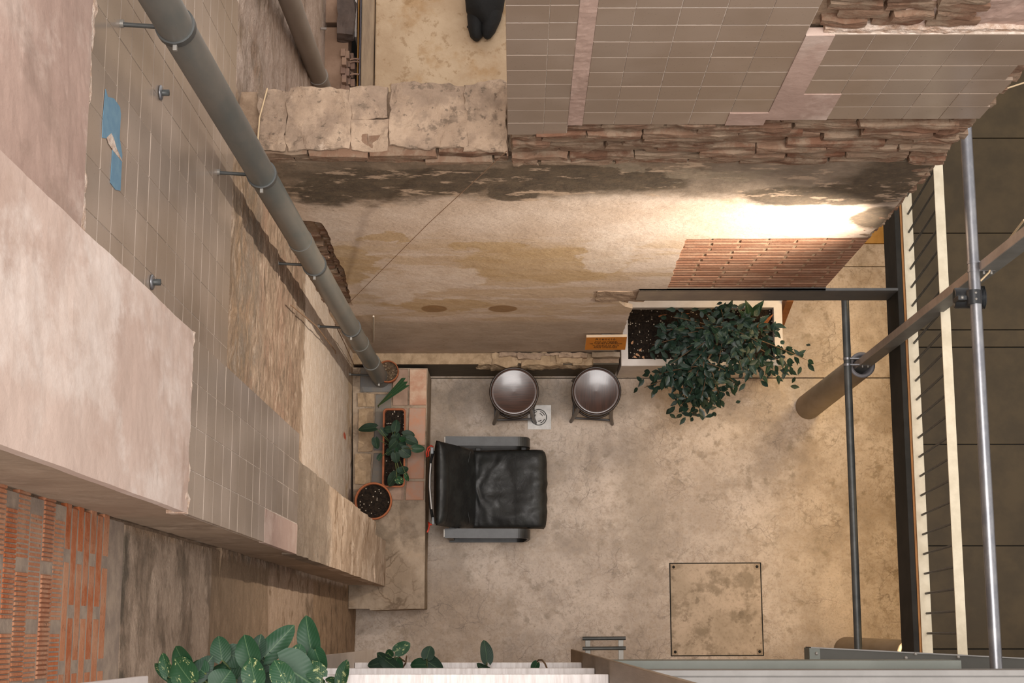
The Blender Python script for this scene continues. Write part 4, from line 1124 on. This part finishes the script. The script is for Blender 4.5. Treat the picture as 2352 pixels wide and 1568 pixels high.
relief(MB(), (ix[0][0]-.01, ix[0][1]-.01, zp-.075), (ix[1][0]-ix[0][0]+.02, 0, 0), (0, ix[2][1]-ix[1][1]+.02, 0), 40, 16, (0, 0, 1), .02, .05, 14).build('soil', M_soil, planter)
M_pot = simple('terracotta_pot', '#a5603a', '#8f5232', 7, .75, bump=.2)
def round_pot(px, py, rpx, zr, hgt, soil, label, dz=.03):
    c = PZ(px, py, zr); r = rpx/FPX*(CAMZ-zr); z0 = zr-hgt
    o = empty('flower_pot', (c.x, c.y, z0), label, 'pot')
    t = r*.1
    MB().lathe([(0, z0), (r*.72, z0), (r*.92, zr-.05), (r, zr-.045), (r, zr-.004), (r-t*.3, zr), (r-t*.8, zr), (r-t, zr-.006), (r-t*1.2, zr-.09)], (c.x, c.y, 0), 44).build('pot', M_pot, o)
    mb = MB().lathe([(0, zr-dz), (r*.5, zr-dz), (r*.92, zr-dz-.004)], (c.x, c.y, 0), 30)
    for v_ in mb.v: v_.z += noise.noise(v_*22)*.006
    mb.build('soil', soil, o)
    return o, c, r
zb_ = ZB+.008
up, uc, ur = round_pot(890, 852, 26, zb_+.20, .20, M_soil_d, 'small terracotta pot of dry soil tucked behind the drain pipe')
mb = MB().tube([uc+Vector((-.03, .01, -.03)), uc+Vector((.0, .0, .03)), uc+Vector((.03, .012, .05))], .003, 6)
mb.build('dry_stem', simple('dry_stem', '#6b4f37', None, 5, .8), up)
round_pot(857, 1150, 43, zb_+.22, .22, M_soil, 'larger terracotta pot of black soil behind the pier corner')
ztp = zb_+.17
a_ = PZ(877, 1119, ztp); b_ = PZ(932, 937, ztp)
tr = empty('flower_box', ((a_.x+b_.x)/2, (a_.y+b_.y)/2, zb_), 'rectangular terracotta flower box on the bench behind the armchair', 'planter')
def rrect(x0, y0, x1, y1, r, z, n=5):
    P = []
    for cx_, cy_, s in ((x1-r, y1-r, 0), (x0+r, y1-r, 90), (x0+r, y0+r, 180), (x1-r, y0+r, 270)):
        for i in range(n): 
            a = math.radians(s+90*i/(n-1)); P.append(Vector((cx_+r*math.cos(a), cy_+r*math.sin(a), z)))
    return P
rings = [rrect(a_.x+.03, a_.y+.03, b_.x-.03, b_.y-.03, .02, zb_), rrect(a_.x, a_.y, b_.x, b_.y, .028, ztp-.004), rrect(a_.x+.002, a_.y+.002, b_.x-.002, b_.y-.002, .028, ztp), rrect(a_.x+.012, a_.y+.012, b_.x-.012, b_.y-.012, .02, ztp), rrect(a_.x+.02, a_.y+.02, b_.x-.02, b_.y-.02, .02, ztp-.08)]
nR = len(rings[0]); f = [list(range(nR))[::-1]]
for i in range(4):
    for k_ in range(nR): f.append([i*nR+k_, i*nR+(k_+1) % nR, (i+1)*nR+(k_+1) % nR, (i+1)*nR+k_])
MB().add([p for R_ in rings for p in R_], f).build('box', M_pot, tr)
relief(MB(), (a_.x+.012, a_.y+.012, ztp-.03), (b_.x-a_.x-.024, 0, 0), (0, b_.y-a_.y-.024, 0), 10, 30, (0, 0, 1), .012, .03, 16).build('soil', M_soil, tr)

# ================================================================== LEAVES
def leaf_mesh(name, mat, W=.6, heart=.0, cup=.10, droop=.12, tipn=1.0, nu=10, nv=6):
    """unit leaf: base at origin, tip at +X 1, W wide; a mid rib, cupped and drooping"""
    v = []; f = []
    for i in range(nu+1):
        s = i/nu
        wv_ = W*.5*(math.sin(math.pi*min(1, s**.62))**.9)*(1-s**3*.25*tipn) if not heart else W*.5*((s+.015)**.42)*(max(0.0, 1-s)**.68)/.50
        for j in range(-nv//2, nv//2+1):
            t = 2*j/nv
            x = s - heart*.16*(abs(t)**1.5)*(1-s)**2
            z = cup*abs(t)*wv_*2 - droop*s*s + (.006 if j == 0 else 0) + .02*math.sin(s*9+abs(t)*3)*abs(t)
            v.append((x, t*wv_, z))
    m = nv+1
    for i in range(nu):
        for j in range(nv): f.append([i*m+j, (i+1)*m+j, (i+1)*m+j+1, i*m+j+1])
    me = bpy.data.meshes.new(name); me.from_pydata(v, [], f); me.materials.append(mat)
    me.polygons.foreach_set('use_smooth', [True]*len(f)); me.update(); return me
def leaf_mat(name, c1, c2, rough=.35, var=None, vth=.56, rand=.25):
    n = NT(name); c = n.coord(); sp_ = n.sep(c)
    r = n.node('ShaderNodeObjectInfo').outputs['Random']
    col = n.mix(r, L(c1), L(c2))
    vein = n.math('LESS_THAN', n.math('ABSOLUTE', sp_[1]), .012)
    side = n.math('FRACT', n.math('MULTIPLY', n.math('SUBTRACT', sp_[0], n.math('ABSOLUTE', sp_[1])), 8.0))
    col = n.mix(n.math('MULTIPLY', vein, .2), col, L('#7f9a6c'))
    if var:
        off = n.node('ShaderNodeCombineXYZ'); n.put(off.inputs[2], n.math('MULTIPLY', r, 40))
        va_ = n.node('ShaderNodeVectorMath', operation='ADD'); n.put(va_.inputs[0], n.scale(c, (2.2, 5, 1))); n.put(va_.inputs[1], off.outputs[0])
        col = n.mix(n.rng(n.noise(1.6, 6, .7, va_.outputs[0]), vth-.03, vth+.05), col, L(var))
    h = n.node('ShaderNodeHueSaturation'); n.put(h.inputs['Color'], col); n.put(h.inputs['Value'], n.rng(r, 0, 1, 1-rand, 1+rand, False))
    n.b.inputs['Subsurface Weight'].default_value = 0
    return n.done(h.outputs[0], rough, 0, n.bump(n.rng(side, 0, .5), .12, .02), .32)
M_pothos = leaf_mat('pothos_leaf', '#1f4329', '#193722', .5)
M_pothos_v = leaf_mat('variegated_pothos_leaf', '#22472b', '#1c3d25', .5, '#aeb27c', .60)
M_pothos_d = leaf_mat('dark_pothos_leaf', '#23392a', '#1c3023', .55)
M_ficus = leaf_mat('ficus_leaf', '#243d31', '#182b22', .42, rand=.45)
M_stem = simple('green_stem', '#4a5a34', '#5f6a3d', 6, .6); M_twig = simple('brown_twig', '#6b5136', '#58432e', 8, .8)
me_p = leaf_mesh('leaf', M_pothos, .72, 1.0, .16, .16); me_pv = leaf_mesh('leaf', M_pothos_v, .72, 1.0, .16, .16); me_pd = leaf_mesh('leaf', M_pothos_d, .72, 1.0, .14, .14)
me_f = [leaf_mesh('leaf', M_ficus, .46, 0, .12, d) for d in (.06, .2, .32)]
def put_leaf(parent, me, b, t, wid, roll=0.0, name='leaf'):
    b, t = Vector(b), Vector(t); X = (t-b); ln = X.length; X.normalize()
    Y = Vector((0, 0, 1)).cross(X)
    Y = Y.normalized() if Y.length > .05 else Vector((0, 1, 0))
    Z = X.cross(Y)
    Rm = Matrix((X, Y, Z)).transposed().to_4x4() @ Matrix.Rotation(roll, 4, 'X')
    return inst(name, me, parent, Matrix.Translation(b) @ Rm @ Matrix.Diagonal((ln, wid, ln, 1)))
def plant(name, loc, label, spec, z, wz=.72, root=None, stem=True, jitter=.06, cat='plant', stem_r=.0025):
    o = empty(name, loc, label, cat); R_ = Vector(root if root is not None else loc)
    for i, (bx, by, tx, ty, wpx, kind) in enumerate(spec):
        zz = z+rnd.uniform(-jitter, jitter)
        b = PZ(bx, by, zz+.01); t = PZ(tx, ty, zz-.012)
        me = {'g': me_p, 'v': me_pv, 'd': me_pd}[kind]
        put_leaf(o, me, b, t, wpx/FPX*(CAMZ-zz)/wz, rnd.uniform(-.35, .35))
        if stem:
            m = (b+R_)/2+Vector((0, 0, .03)); MB().tube([R_, m, b], stem_r, 5).build('stem', M_stem, o)
    return o
fb = Vector(((a_.x+b_.x)/2, (a_.y+b_.y)/2, ztp-.03))
plant('pothos', fb, 'leafy dark green pothos growing in the rectangular flower box', [
    (907, 990, 912, 962, 22, 'd'), (900, 985, 880, 986, 18, 'd'), (905, 1012, 916, 992, 22, 'd'), (912, 1010, 892, 1012, 18, 'd'), (910, 1012, 892, 1030, 20, 'd'), (914, 1018, 934, 1026, 24, 'd'),
    (908, 1028, 902, 1042, 20, 'g'), (910, 1020, 908, 1046, 22, 'd'), (926, 998, 954, 998, 22, 'd'), (934, 1008, 962, 1018, 24, 'd'), (948, 1030, 977, 1030, 20, 'g'), (922, 1032, 944, 1048, 30, 'd'),
    (907, 1040, 911, 1064, 22, 'd'), (898, 1034, 886, 1044, 18, 'd'), (863, 982, 821, 984, 24, 'd'), (874, 986, 892, 1000, 18, 'd'), (862, 1006, 866, 1032, 20, 'd'), (920, 1012, 932, 1004, 16, 'g'),
    (918, 1084, 938, 1072, 20, 'd'), (912, 1088, 890, 1116, 28, 'd'), (912, 1098, 926, 1110, 20, 'v'), (932, 1088, 937, 1106, 12, 'v'), (915, 1075, 922, 1088, 14, 'd'), (868, 1055, 877, 1040, 12, 'd')], ztp+.10, root=fb, jitter=.05)
# pleated palm leaf
n_ = 9; v = []; f = []
pbase = PZ(868, 932, ztp-.06); ptip = PZ(932, 876, ztp+.26); dirp = (ptip-pbase); side = dirp.cross(Vector((0, 0, 1))).normalized()
for i in range(8):
    s = i/7; wd_ = .004+.036*s
    for j in range(n_):
        t = 2*j/(n_-1)-1; v.append(pbase+dirp*s*(1+.05*(j % 3-1)*s)+side*t*wd_+Vector((0, 0, .007*(j % 2)*s)))
for i in range(7):
    for j in range(n_-1): f.append([i*n_+j, i*n_+j+1, (i+1)*n_+j+1, (i+1)*n_+j])
pl_ = empty('palm_leaf', pbase, 'single pleated green palm leaf stuck beside the drain pipe', 'leaf')
MB().add(v, f).build('blade', leaf_mat('palm_leaf', '#3f6a45', '#33573a', .5, rand=.05), pl_)
MB().tube([pbase-Vector((.0, 0, .06)), pbase, ptip.lerp(pbase, .5)], .004, 6).build('stalk', M_stem, pl_)

# ficus: trunk, branches and up to 300 leaves
fr = Vector((PZ(1650, 770, zp).x, (ply0+ply1)/2+.02, zp-.07))
ficus = empty('ficus_shrub', fr, 'dark green leafy ficus shrub spilling over the white planter', 'shrub')
tips = [(1545, 728, .95), (1520, 758, .9), (1498, 792, .85), (1655, 708, 1.05), (1640, 752, 1.25), (1728, 735, 1.05), (1740, 785, 1.1), (1785, 762, .95), (1852, 826, .8), (1822, 850, .72), (1765, 865, .8), (1690, 812, 1.25), (1600, 800, 1.2), (1580, 765, 1.1), (1690, 765, 1.25), (1725, 830, 1.0), (1550, 815, 1.0),
        (1480, 890, .72), (1500, 862, .85), (1545, 850, 1.0), (1560, 905, .85), (1595, 880, 1.0), (1640, 870, 1.1), (1690, 880, .9), (1590, 950, .70), (1560, 940, .72), (1625, 935, .78), (1655, 915, .85), (1610, 915, .95), (1590, 838, 1.2), (1650, 834, 1.25), (1705, 850, 1.1), (1540, 836, 1.05), (1615, 845, 1.2), (1530, 885, .85), (1665, 850, 1.1), (1575, 925, .85)]
low = PZ(1618, 838, 1.02)
tr_ = [fr, fr+Vector((.0, -.02, .25)), fr+Vector((.01, -.05, .42))]
MB().tube(tr_, [.018, .014, .012], 8).build('trunk', M_twig, ficus)
MB().tube([tr_[1], tr_[2].lerp(low, .5)+Vector((0, 0, .1)), low], [.011, .009, .006], 7).build('branch', M_twig, ficus)
leafn = 0; extra = []
for i, (px, py, zz) in enumerate(tips):
    T_ = PZ(px, py, zz); S_ = fr.lerp(tr_[2], .5+.5*rnd.random())
    if py > 842 and px < 1700: S_ = low + Vector((rnd.gauss(0, .02), rnd.gauss(0, .02), 0))
    mid_ = S_.lerp(T_, .5)+Vector((0, 0, .10))
    P = []
    for k_ in range(9):
        s = k_/8; P.append((S_*(1-s)+mid_*s)*(1-s)+(mid_*(1-s)+T_*s)*s)
    MB().tube(P, [.006-.0005*k_ for k_ in range(9)], 5).build('branch', M_twig, ficus)
    for k_ in range(10):
        s = (.30 if py > 842 and px < 1700 else .48); s += (1-s)*(k_+.5)/10
        c = (S_*(1-s)+mid_*s)*(1-s)+(mid_*(1-s)+T_*s)*s
        dr = (T_-S_).normalized()
        sd = Vector((-dr.y, dr.x, 0)).normalized()*(1 if k_ % 2 else -1)
        c = c + Vector((rnd.gauss(0, .035), rnd.gauss(0, .035), rnd.gauss(0, .03)))
        d = (dr*rnd.uniform(.2, .9)+sd*rnd.uniform(.3, 1)+Vector((0, -.15, rnd.uniform(-.75, .0)))).normalized()
        if k_ == 9: d = (dr+Vector((0, 0, -.4))).normalized()
        ln = rnd.uniform(.064, .092)
        if leafn < 300:
            put_leaf(ficus, me_f[leafn % 3], c, c+d*ln, ln*rnd.uniform(.95, 1.15), rnd.uniform(-.6, .6)); leafn += 1
        for q_n in range(2):
            s2 = min(1, max(.5, s+rnd.uniform(-.1, .15))); c2_ = (S_*(1-s2)+mid_*s2)*(1-s2)+(mid_*(1-s2)+T_*s2)*s2 + Vector((rnd.gauss(0, .045), rnd.gauss(0, .045), rnd.uniform(-.14, -.01)))
            d2 = Vector((rnd.uniform(-1, 1), rnd.uniform(-1, .8), rnd.uniform(-.7, .1))).normalized(); l2 = rnd.uniform(.058, .085)
            extra.append((c2_, d2, l2))
mb = MB()
for c, d, ln in extra:
    X = d; Y = Vector((0, 0, 1)).cross(X).normalized(); Y = (Y+Vector((0, 0, rnd.uniform(-.5, .5)))).normalized(); Z = X.cross(Y)
    prof = ((0, 0), (.2, .17), (.5, .23), (.78, .12), (1, 0)); v = []
    for s_, w_ in prof:
        for t in (-1, 0, 1): v.append(c+X*s_*ln+Y*t*w_*ln+Z*(abs(t)*.05*ln-.18*ln*s_*s_))
    mb.add(v, [(i*3+j, i*3+3+j, i*3+4+j, i*3+1+j) for i in range(4) for j in (0, 1)], True)
lm = mb.build('leaf_mass', simple('ficus_leaf_inner', '#223a2e', '#172a20', 14, .45), ficus); lm['kind'] = 'stuff'
bl = empty('broad_leaf_plant', PZ(1728, 722, zp-.06), 'dark broad leaf plant at the back right of the planter under the beam', 'plant')
M_broad = leaf_mat('broad_leaf', '#25402a', '#1d3322', .45, rand=.1); me_b = leaf_mesh('leaf', M_broad, .42, 0, .2, .2)
rb_ = PZ(1728, 730, zp-.06)
for bx, by, tx, ty, w_ in ((1722, 728, 1716, 690, 22), (1730, 725, 1752, 690, 22), (1720, 735, 1700, 712, 18)):
    put_leaf(bl, me_b, PZ(bx, by, zp+.12), PZ(tx, ty, zp+.2), w_/FPX*(CAMZ-zp)/.42, rnd.uniform(-.3, .3))
    MB().tube([rb_, PZ(bx, by, zp+.12)], .004, 5).build('stem', M_stem, bl)
M_dry = simple('dry_leaf', '#a5673a', '#8a512c', 20, .8, bump=.2)
me_dry = leaf_mesh('dry_leaf', M_dry, .45, 0, .35, .1)
dl = empty('dry_leaf', PZ(1750, 735, zp-.05), 'curled brown dry leaf at the right end of the planter soil', 'leaf')
put_leaf(dl, me_dry, PZ(1738, 752, zp+.0), PZ(1778, 722, zp+.07), .09, .4, 'blade')
me_lit = leaf_mesh('fallen_leaf', simple('fallen_leaf', '#c99b74', '#b98660', 20, .8), .5, 0, .3, .1)
me_lit2 = leaf_mesh('fallen_leaf', M_dry, .4, 0, .3, .1)
fl_lab = ['pale fallen leaf highest up along the left inner edge of the planter', 'pale fallen leaf in the lower left corner of the planter soil', 'tan fallen leaf touching the front left corner of the planter rim', 'pale fallen leaf just above the others in the lower left planter soil', 'small tan fallen leaf rightmost of those by the front left rim', 'brown fallen leaf against the back rim in the middle of the planter', 'brown fallen leaf against the back rim left of the shrub', 'tan fallen leaf lying on the soil under the shrub']
for i, (x0_, y0_, x1_, y1_, me) in enumerate(((1450, 790, 1455, 782, me_lit), (1460, 812, 1470, 818, me_lit), (1455, 818, 1463, 822, me_lit), (1468, 806, 1474, 800, me_lit), (1476, 818, 1480, 824, me_lit), (1560, 724, 1585, 719, me_lit2), (1512, 727, 1532, 722, me_lit2), (1588, 800, 1600, 806, me_lit))):
    o = empty('fallen_leaf', PZ(x0_, y0_, zp-.058), fl_lab[i], 'leaf', 'fallen leaves on the planter soil')
    put_leaf(o, me, PZ(x0_, y0_, zp-.056), PZ(x1_, y1_, zp-.050), .035, .1, 'blade')

# ================================================================== ORANGE SIGN
A_, B_, C_, D_ = PZ(1343.5, 803, 1.22), PZ(1436, 803, 1.22), PZ(1440, 774, 1.36), PZ(1347, 775, 1.36)
sg = empty('notice_sign', (A_+C_)/2, 'small orange notice sign with dark lettering tilted out from the back wall', 'sign')
M_org = simple('orange_print', '#b06a17', '#a8631a', 20, .6); M_ink = simple('dark_ink', '#2c1c0c', None, 5, .8); M_sign_e = simple('pale_wood_edge', '#e0c7a8', None, 9, .7)
U = (B_-A_); Wd = U.length; U.normalize(); Vv = (D_-A_); Vv = (Vv-U*Vv.dot(U)); Hd = Vv.length; Vv.normalize(); Nn = U.cross(Vv)
if Nn.z < 0: Nn = -Nn
MB().prism([A_-Nn*.001, B_-Nn*.001, C_-Nn*.001, D_-Nn*.001], Nn*-.022).build('board', M_sign_e, sg)
fo = MB().prism([A_, B_, C_, D_], Nn*-.0012).build('face', M_org, sg)
lines = [('Atenció:', .135, .030), ('zona no vigilada', .33, .0185), ('si us plau, vigileu', .41, .0185), ('les vostres pertinences', .49, .0185), ('la llibreria no es fa', .64, .0185), ('responsable dels', .735, .0185), ('danys ocasionats.', .815, .0185)]
Rt = Matrix((U, Vv, Nn)).transposed().to_4x4()
ctr = (A_+B_+C_+D_)/4; dg = None
for tx, fv, sz in lines:
    cu = bpy.data.curves.new('lettering', 'FONT'); cu.body = tx; cu.size = sz*1.16*Hd/.155; cu.align_x = 'CENTER'; cu.align_y = 'CENTER'; cu.extrude = .0003; cu.space_character = 1.12
    if tx.startswith('At'): cu.space_character = 1.3
    to = bpy.data.objects.new('lettering', cu); COL.objects.link(to)
    bpy.context.view_layer.update()
    me = bpy.data.meshes.new_from_object(to.evaluated_get(bpy.context.evaluated_depsgraph_get()))
    bpy.data.objects.remove(to); me.materials.clear(); me.materials.append(M_ink)
    inst('lettering', me, sg, Matrix.Translation((A_+D_)/2 + U*Wd*.5 + Vv*Hd*(.5-fv) + Nn*.0006) @ Rt)
e = (D_+C_)/2; MB().bbox((e.x-.03, e.y-.002, e.z-.075), (e.x+.03, YB+.003, e.z-.055), .002).build('wall_bracket', M_dsteel, sg)

# ================================================================== FRONT: SHELF UNIT, PLANTS, GREY BEAMS
M_shelf = simple('whitewashed_shelf', '#dcd6d3', '#bfb6b1', 5, .5, bump=.15, stretch=(14, 1.5, 1), lo=.3, hi=.75)
M_panel_b = simple('brown_side_panel', '#8d7964', '#77654f', 3, .6, .1, bump=.1, stretch=(1, 5, .4))
M_panel_g = simple('grey_side_panel', '#a0948a', '#92867b', 3, .6, bump=.06)
sx0, sx1 = -.75, .307
unit = empty('plant_shelf', (-.22, -.3, 3.0), 'tall open plant shelf with white boards and brown and grey sides at the bottom edge', 'shelf')
MB().bbox((sx1, -.62, 3.0), (sx1+.014, -.085, 9.4), .002).build('side_panel', M_panel_b, unit, label='brown side panel')
MB().bbox((sx0-.014, -.62, 3.6), (sx0, -.082, 6.30), .002).build('side_panel', M_panel_g, unit, label='grey side panel')
MB().bbox((sx0-.014, -.66, 8.78), (sx0, -.084, 9.7), .002).build('upper_panel', simple('pale_grey_panel', '#c0b6b0', '#b1a7a1', 3, .6), unit, label='pale grey upper panel')
MB().bbox((sx0-.014, -.66, 3.6), (sx0+.03, -.622, 9.7), .004).build('corner_post', M_dsteel, unit)
for z_ in (4.56, 5.80, 6.74):
    MB().bbox((sx0+.002, -.62, z_-.035), (sx1-.002, -.131, z_), .003).build('shelf_board', M_shelf, unit)
for x_ in (sx0+.2, sx1-.2):
    MB().bbox((x_-.03, -2.6, 6.60), (x_+.03, -.5, 6.70), .004).build('support_arm', M_dsteel, unit)
    MB().bbox((x_-.03, -.66, 3.6), (x_+.03, -.622, 9.0), .004).build('rear_post', M_dsteel, unit)
z_ = 7.55; rt = Vector((sx0+.14, -.40, 6.88))
big = plant('pothos', rt, 'large glossy pothos at the bottom edge, nearest its camera side shelf', [], z_, root=rt)
big['label'] = 'large glossy pothos on the upper shelf at the bottom left edge'
spec = [(716, 1498, 699, 1411, 47, 'g'), (608, 1508, 676, 1434, 47, 'g'), (578, 1525, 557, 1456, 52, 'g'), (510, 1515, 501, 1458, 42, 'g'), (588, 1510, 599, 1454, 34, 'd'), (520, 1500, 572, 1518, 48, 'g'),
        (386, 1552, 371, 1497, 26, 'v'), (432, 1535, 398, 1484, 44, 'g'), (440, 1566, 396, 1512, 62, 'v'), (448, 1556, 490, 1506, 40, 'd'), (500, 1568, 512, 1520, 44, 'g'), (588, 1572, 572, 1508, 50, 'v'),
        (660, 1575, 628, 1514, 48, 'v'), (640, 1522, 722, 1572, 86, 'g'), (678, 1520, 692, 1477, 36, 'v'), (700, 1516, 716, 1474, 44, 'g'), (724, 1492, 742, 1546, 40, 'g'), (500, 1580, 530, 1538, 60, 'g'),
        (396, 1560, 352, 1522, 22, 'v'), (410, 1575, 400, 1545, 40, 'g'), (560, 1540, 538, 1495, 46, 'g'), (620, 1530, 585, 1500, 44, 'd'), (740, 1555, 700, 1520, 40, 'v'), (470, 1580, 440, 1548, 44, 'd')]
spec += [(470, 1545, 440, 1520, 40, 'g'), (540, 1560, 515, 1510, 46, 'g'), (600, 1555, 630, 1530, 50, 'd'), (655, 1545, 690, 1530, 46, 'g'), (560, 1580, 590, 1545, 44, 'd'), (700, 1560, 735, 1545, 40, 'd'), (420, 1555, 372, 1540, 36, 'g'), (700, 1580, 660, 1548, 56, 'g')]
for i, (bx, by, tx, ty, wpx, kd) in enumerate(spec):
    zz = z_ + .07*((i*7) % 5-2)/2 + (.12 if i in (11, 12, 13, 8) else 0)
    b = PZ(bx, by, zz); t = PZ(tx, ty, zz-.01)
    put_leaf(big, {'g': me_p, 'v': me_pv, 'd': me_pd}[kd], b, t, wpx*1.15/FPX*(CAMZ-zz)/.72, rnd.uniform(-.3, .3))
    MB().tube([rt, (rt+b)/2+Vector((0, 0, .05)), b], .0028, 5).build('stem', M_stem, big)
MB().lathe([(0, 6.744), (.07, 6.744), (.09, 6.88), (.085, 6.88), (.08, 6.86), (0, 6.86)], (rt.x, rt.y, 0), 28).build('pot', M_pot, big)
sm = Vector((PZ(790, 1600, 6.75).x, -.25, 6.75))
plant('pothos', sm, 'small pothos cutting with a pale green pointed leaf on the upper white shelf', [(782, 1572, 795, 1511, 32, 'v'), (775, 1568, 745, 1556, 18, 'v'), (745, 1566, 732, 1560, 10, 'g')], 6.86, root=sm, jitter=.02)
z_ = 4.74
def trailing(label, spec, rootpx, stems=()):
    R_ = PZ(rootpx[0], rootpx[1], 4.575)
    o = plant('pothos', R_, label, spec, z_, root=R_, jitter=.04)
    for s_ in stems: MB().tube([PZ(x, y, 4.60+.05*k_) for k_, (x, y) in enumerate(s_)], .004, 6).build('vine', M_twig, o)
    return o
trailing('cluster of pothos leaves at the left end of the middle white shelf', [(908, 1497, 944, 1476, 31, 'v'), (911, 1534, 862, 1500, 34, 'd'), (905, 1540, 912, 1506, 40, 'g'), (884, 1520, 842, 1530, 28, 'd'), (900, 1508, 886, 1492, 22, 'v'), (890, 1540, 850, 1545, 24, 'g')], (905, 1562), [[(920, 1540), (932, 1522), (934, 1506)], [(915, 1546), (928, 1538), (945, 1545)], [(912, 1500), (920, 1512), (932, 1520)]])
trailing('three overlapping dark pothos leaves in the middle of the white shelf', [(980, 1512, 989, 1481, 31, 'd'), (977, 1526, 940, 1526, 30, 'g'), (972, 1512, 1018, 1544, 42, 'd'), (1024, 1540, 1053, 1546, 18, 'g')], (985, 1565), [[(976, 1546), (978, 1534)], [(1014, 1545), (1022, 1538)]])
trailing('pair of pothos leaves, one standing up like a spearhead, on the white shelf', [(1119, 1520, 1113, 1467, 31, 'd'), (1131, 1546, 1092, 1524, 22, 'd')], (1118, 1565), [[(1110, 1544), (1117, 1524)]])
trailing('single small pothos leaf on an arching brown stem on the white shelf', [(1234, 1521, 1222, 1546, 21, 'g')], (1230, 1565), [[(1212, 1545), (1222, 1532)], [(1231, 1523), (1237, 1515), (1245, 1515), (1252, 1524), (1257, 1536), (1262, 1546)]])
M_gbeam = simple('grey_green_beam', '#767a72', '#6c7068', 4, .6, 0, bump=.05); M_gbeam_l = simple('light_grey_beam', '#8f8c88', '#84817d', 4, .6, .0, bump=.05); M_gbeam_d = simple('dark_grey_channel', '#4a4841', '#43413a', 4, .6, 0)
zc = 4.15
p0 = PZ(1862, 1486, zc); p1 = PZ(2352, 1511, zc); dxy = (p1-p0)/(p1.x-p0.x)
pe = p0+dxy*(XE-p0.x)
ch = empty('steel_channel', (p0+pe)/2, 'dark steel channel at the bottom right, crossing over the mezzanine rail', 'beam')
MB().prism([p0, pe, pe+Vector((0, -.16, 0)), p0+Vector((0, -.16, 0))], (0, 0, -.14)).build('channel', M_gbeam_d, ch)
MB().prism([p0+Vector((0, .002, .008)), pe+Vector((0, .002, .008)), pe+Vector((0, -.004, .008)), p0+Vector((0, -.004, .008))], (0, 0, -.15)).build('lip', M_gbeam_l, ch)
MB().bbox((p0.x-.008, p0.y-.15, zc-.14), (p0.x+.045, p0.y-.002, zc+.004), .002).build('end_plate', M_gbeam, ch)
for px, py in ((1875, 1500), (2102, 1501), (2200, 1508), (2080, 1510)):
    q = PZ(px, py, zc); MB().lathe([(0, .014), (.008, .014), (.009, 0)], (q.x, q.y, zc), 8).build('bolt', M_zinc, ch)
zm_ = 5.30; p = PZ(2208, 1516, zm_)
mid_b = empty('steel_beam', (1.1, p.y-.1, 5.1), 'grey green steel beam of middle height ending above the dark channel', 'beam')
MB().bbox((sx1+.02, p.y-.30, 5.0), (p.x, p.y, zm_), .002).build('beam', M_gbeam, mid_b)
zt_ = 5.62; p = PZ(2000, 1539, zt_)
top_b = empty('steel_beam', (1.8, p.y-.1, zt_), 'light grey steel beam along the bottom right edge', 'beam')
MB().bbox((sx1+.02, p.y-.5, zm_+.001), (XE, p.y, zt_-.012), .002).build('beam', M_gbeam_l, top_b)
MB().bbox((sx1+.02, p.y-.022, zt_-.012), (XE, p.y+.001, zt_), .002).build('lip', M_gbeam_l, top_b)
MB().bbox((sx1+.02, p.y-.5, zt_-.012), (XE, p.y-.026, zt_-.001), .002).build('top_plate', M_gbeam_l, top_b)
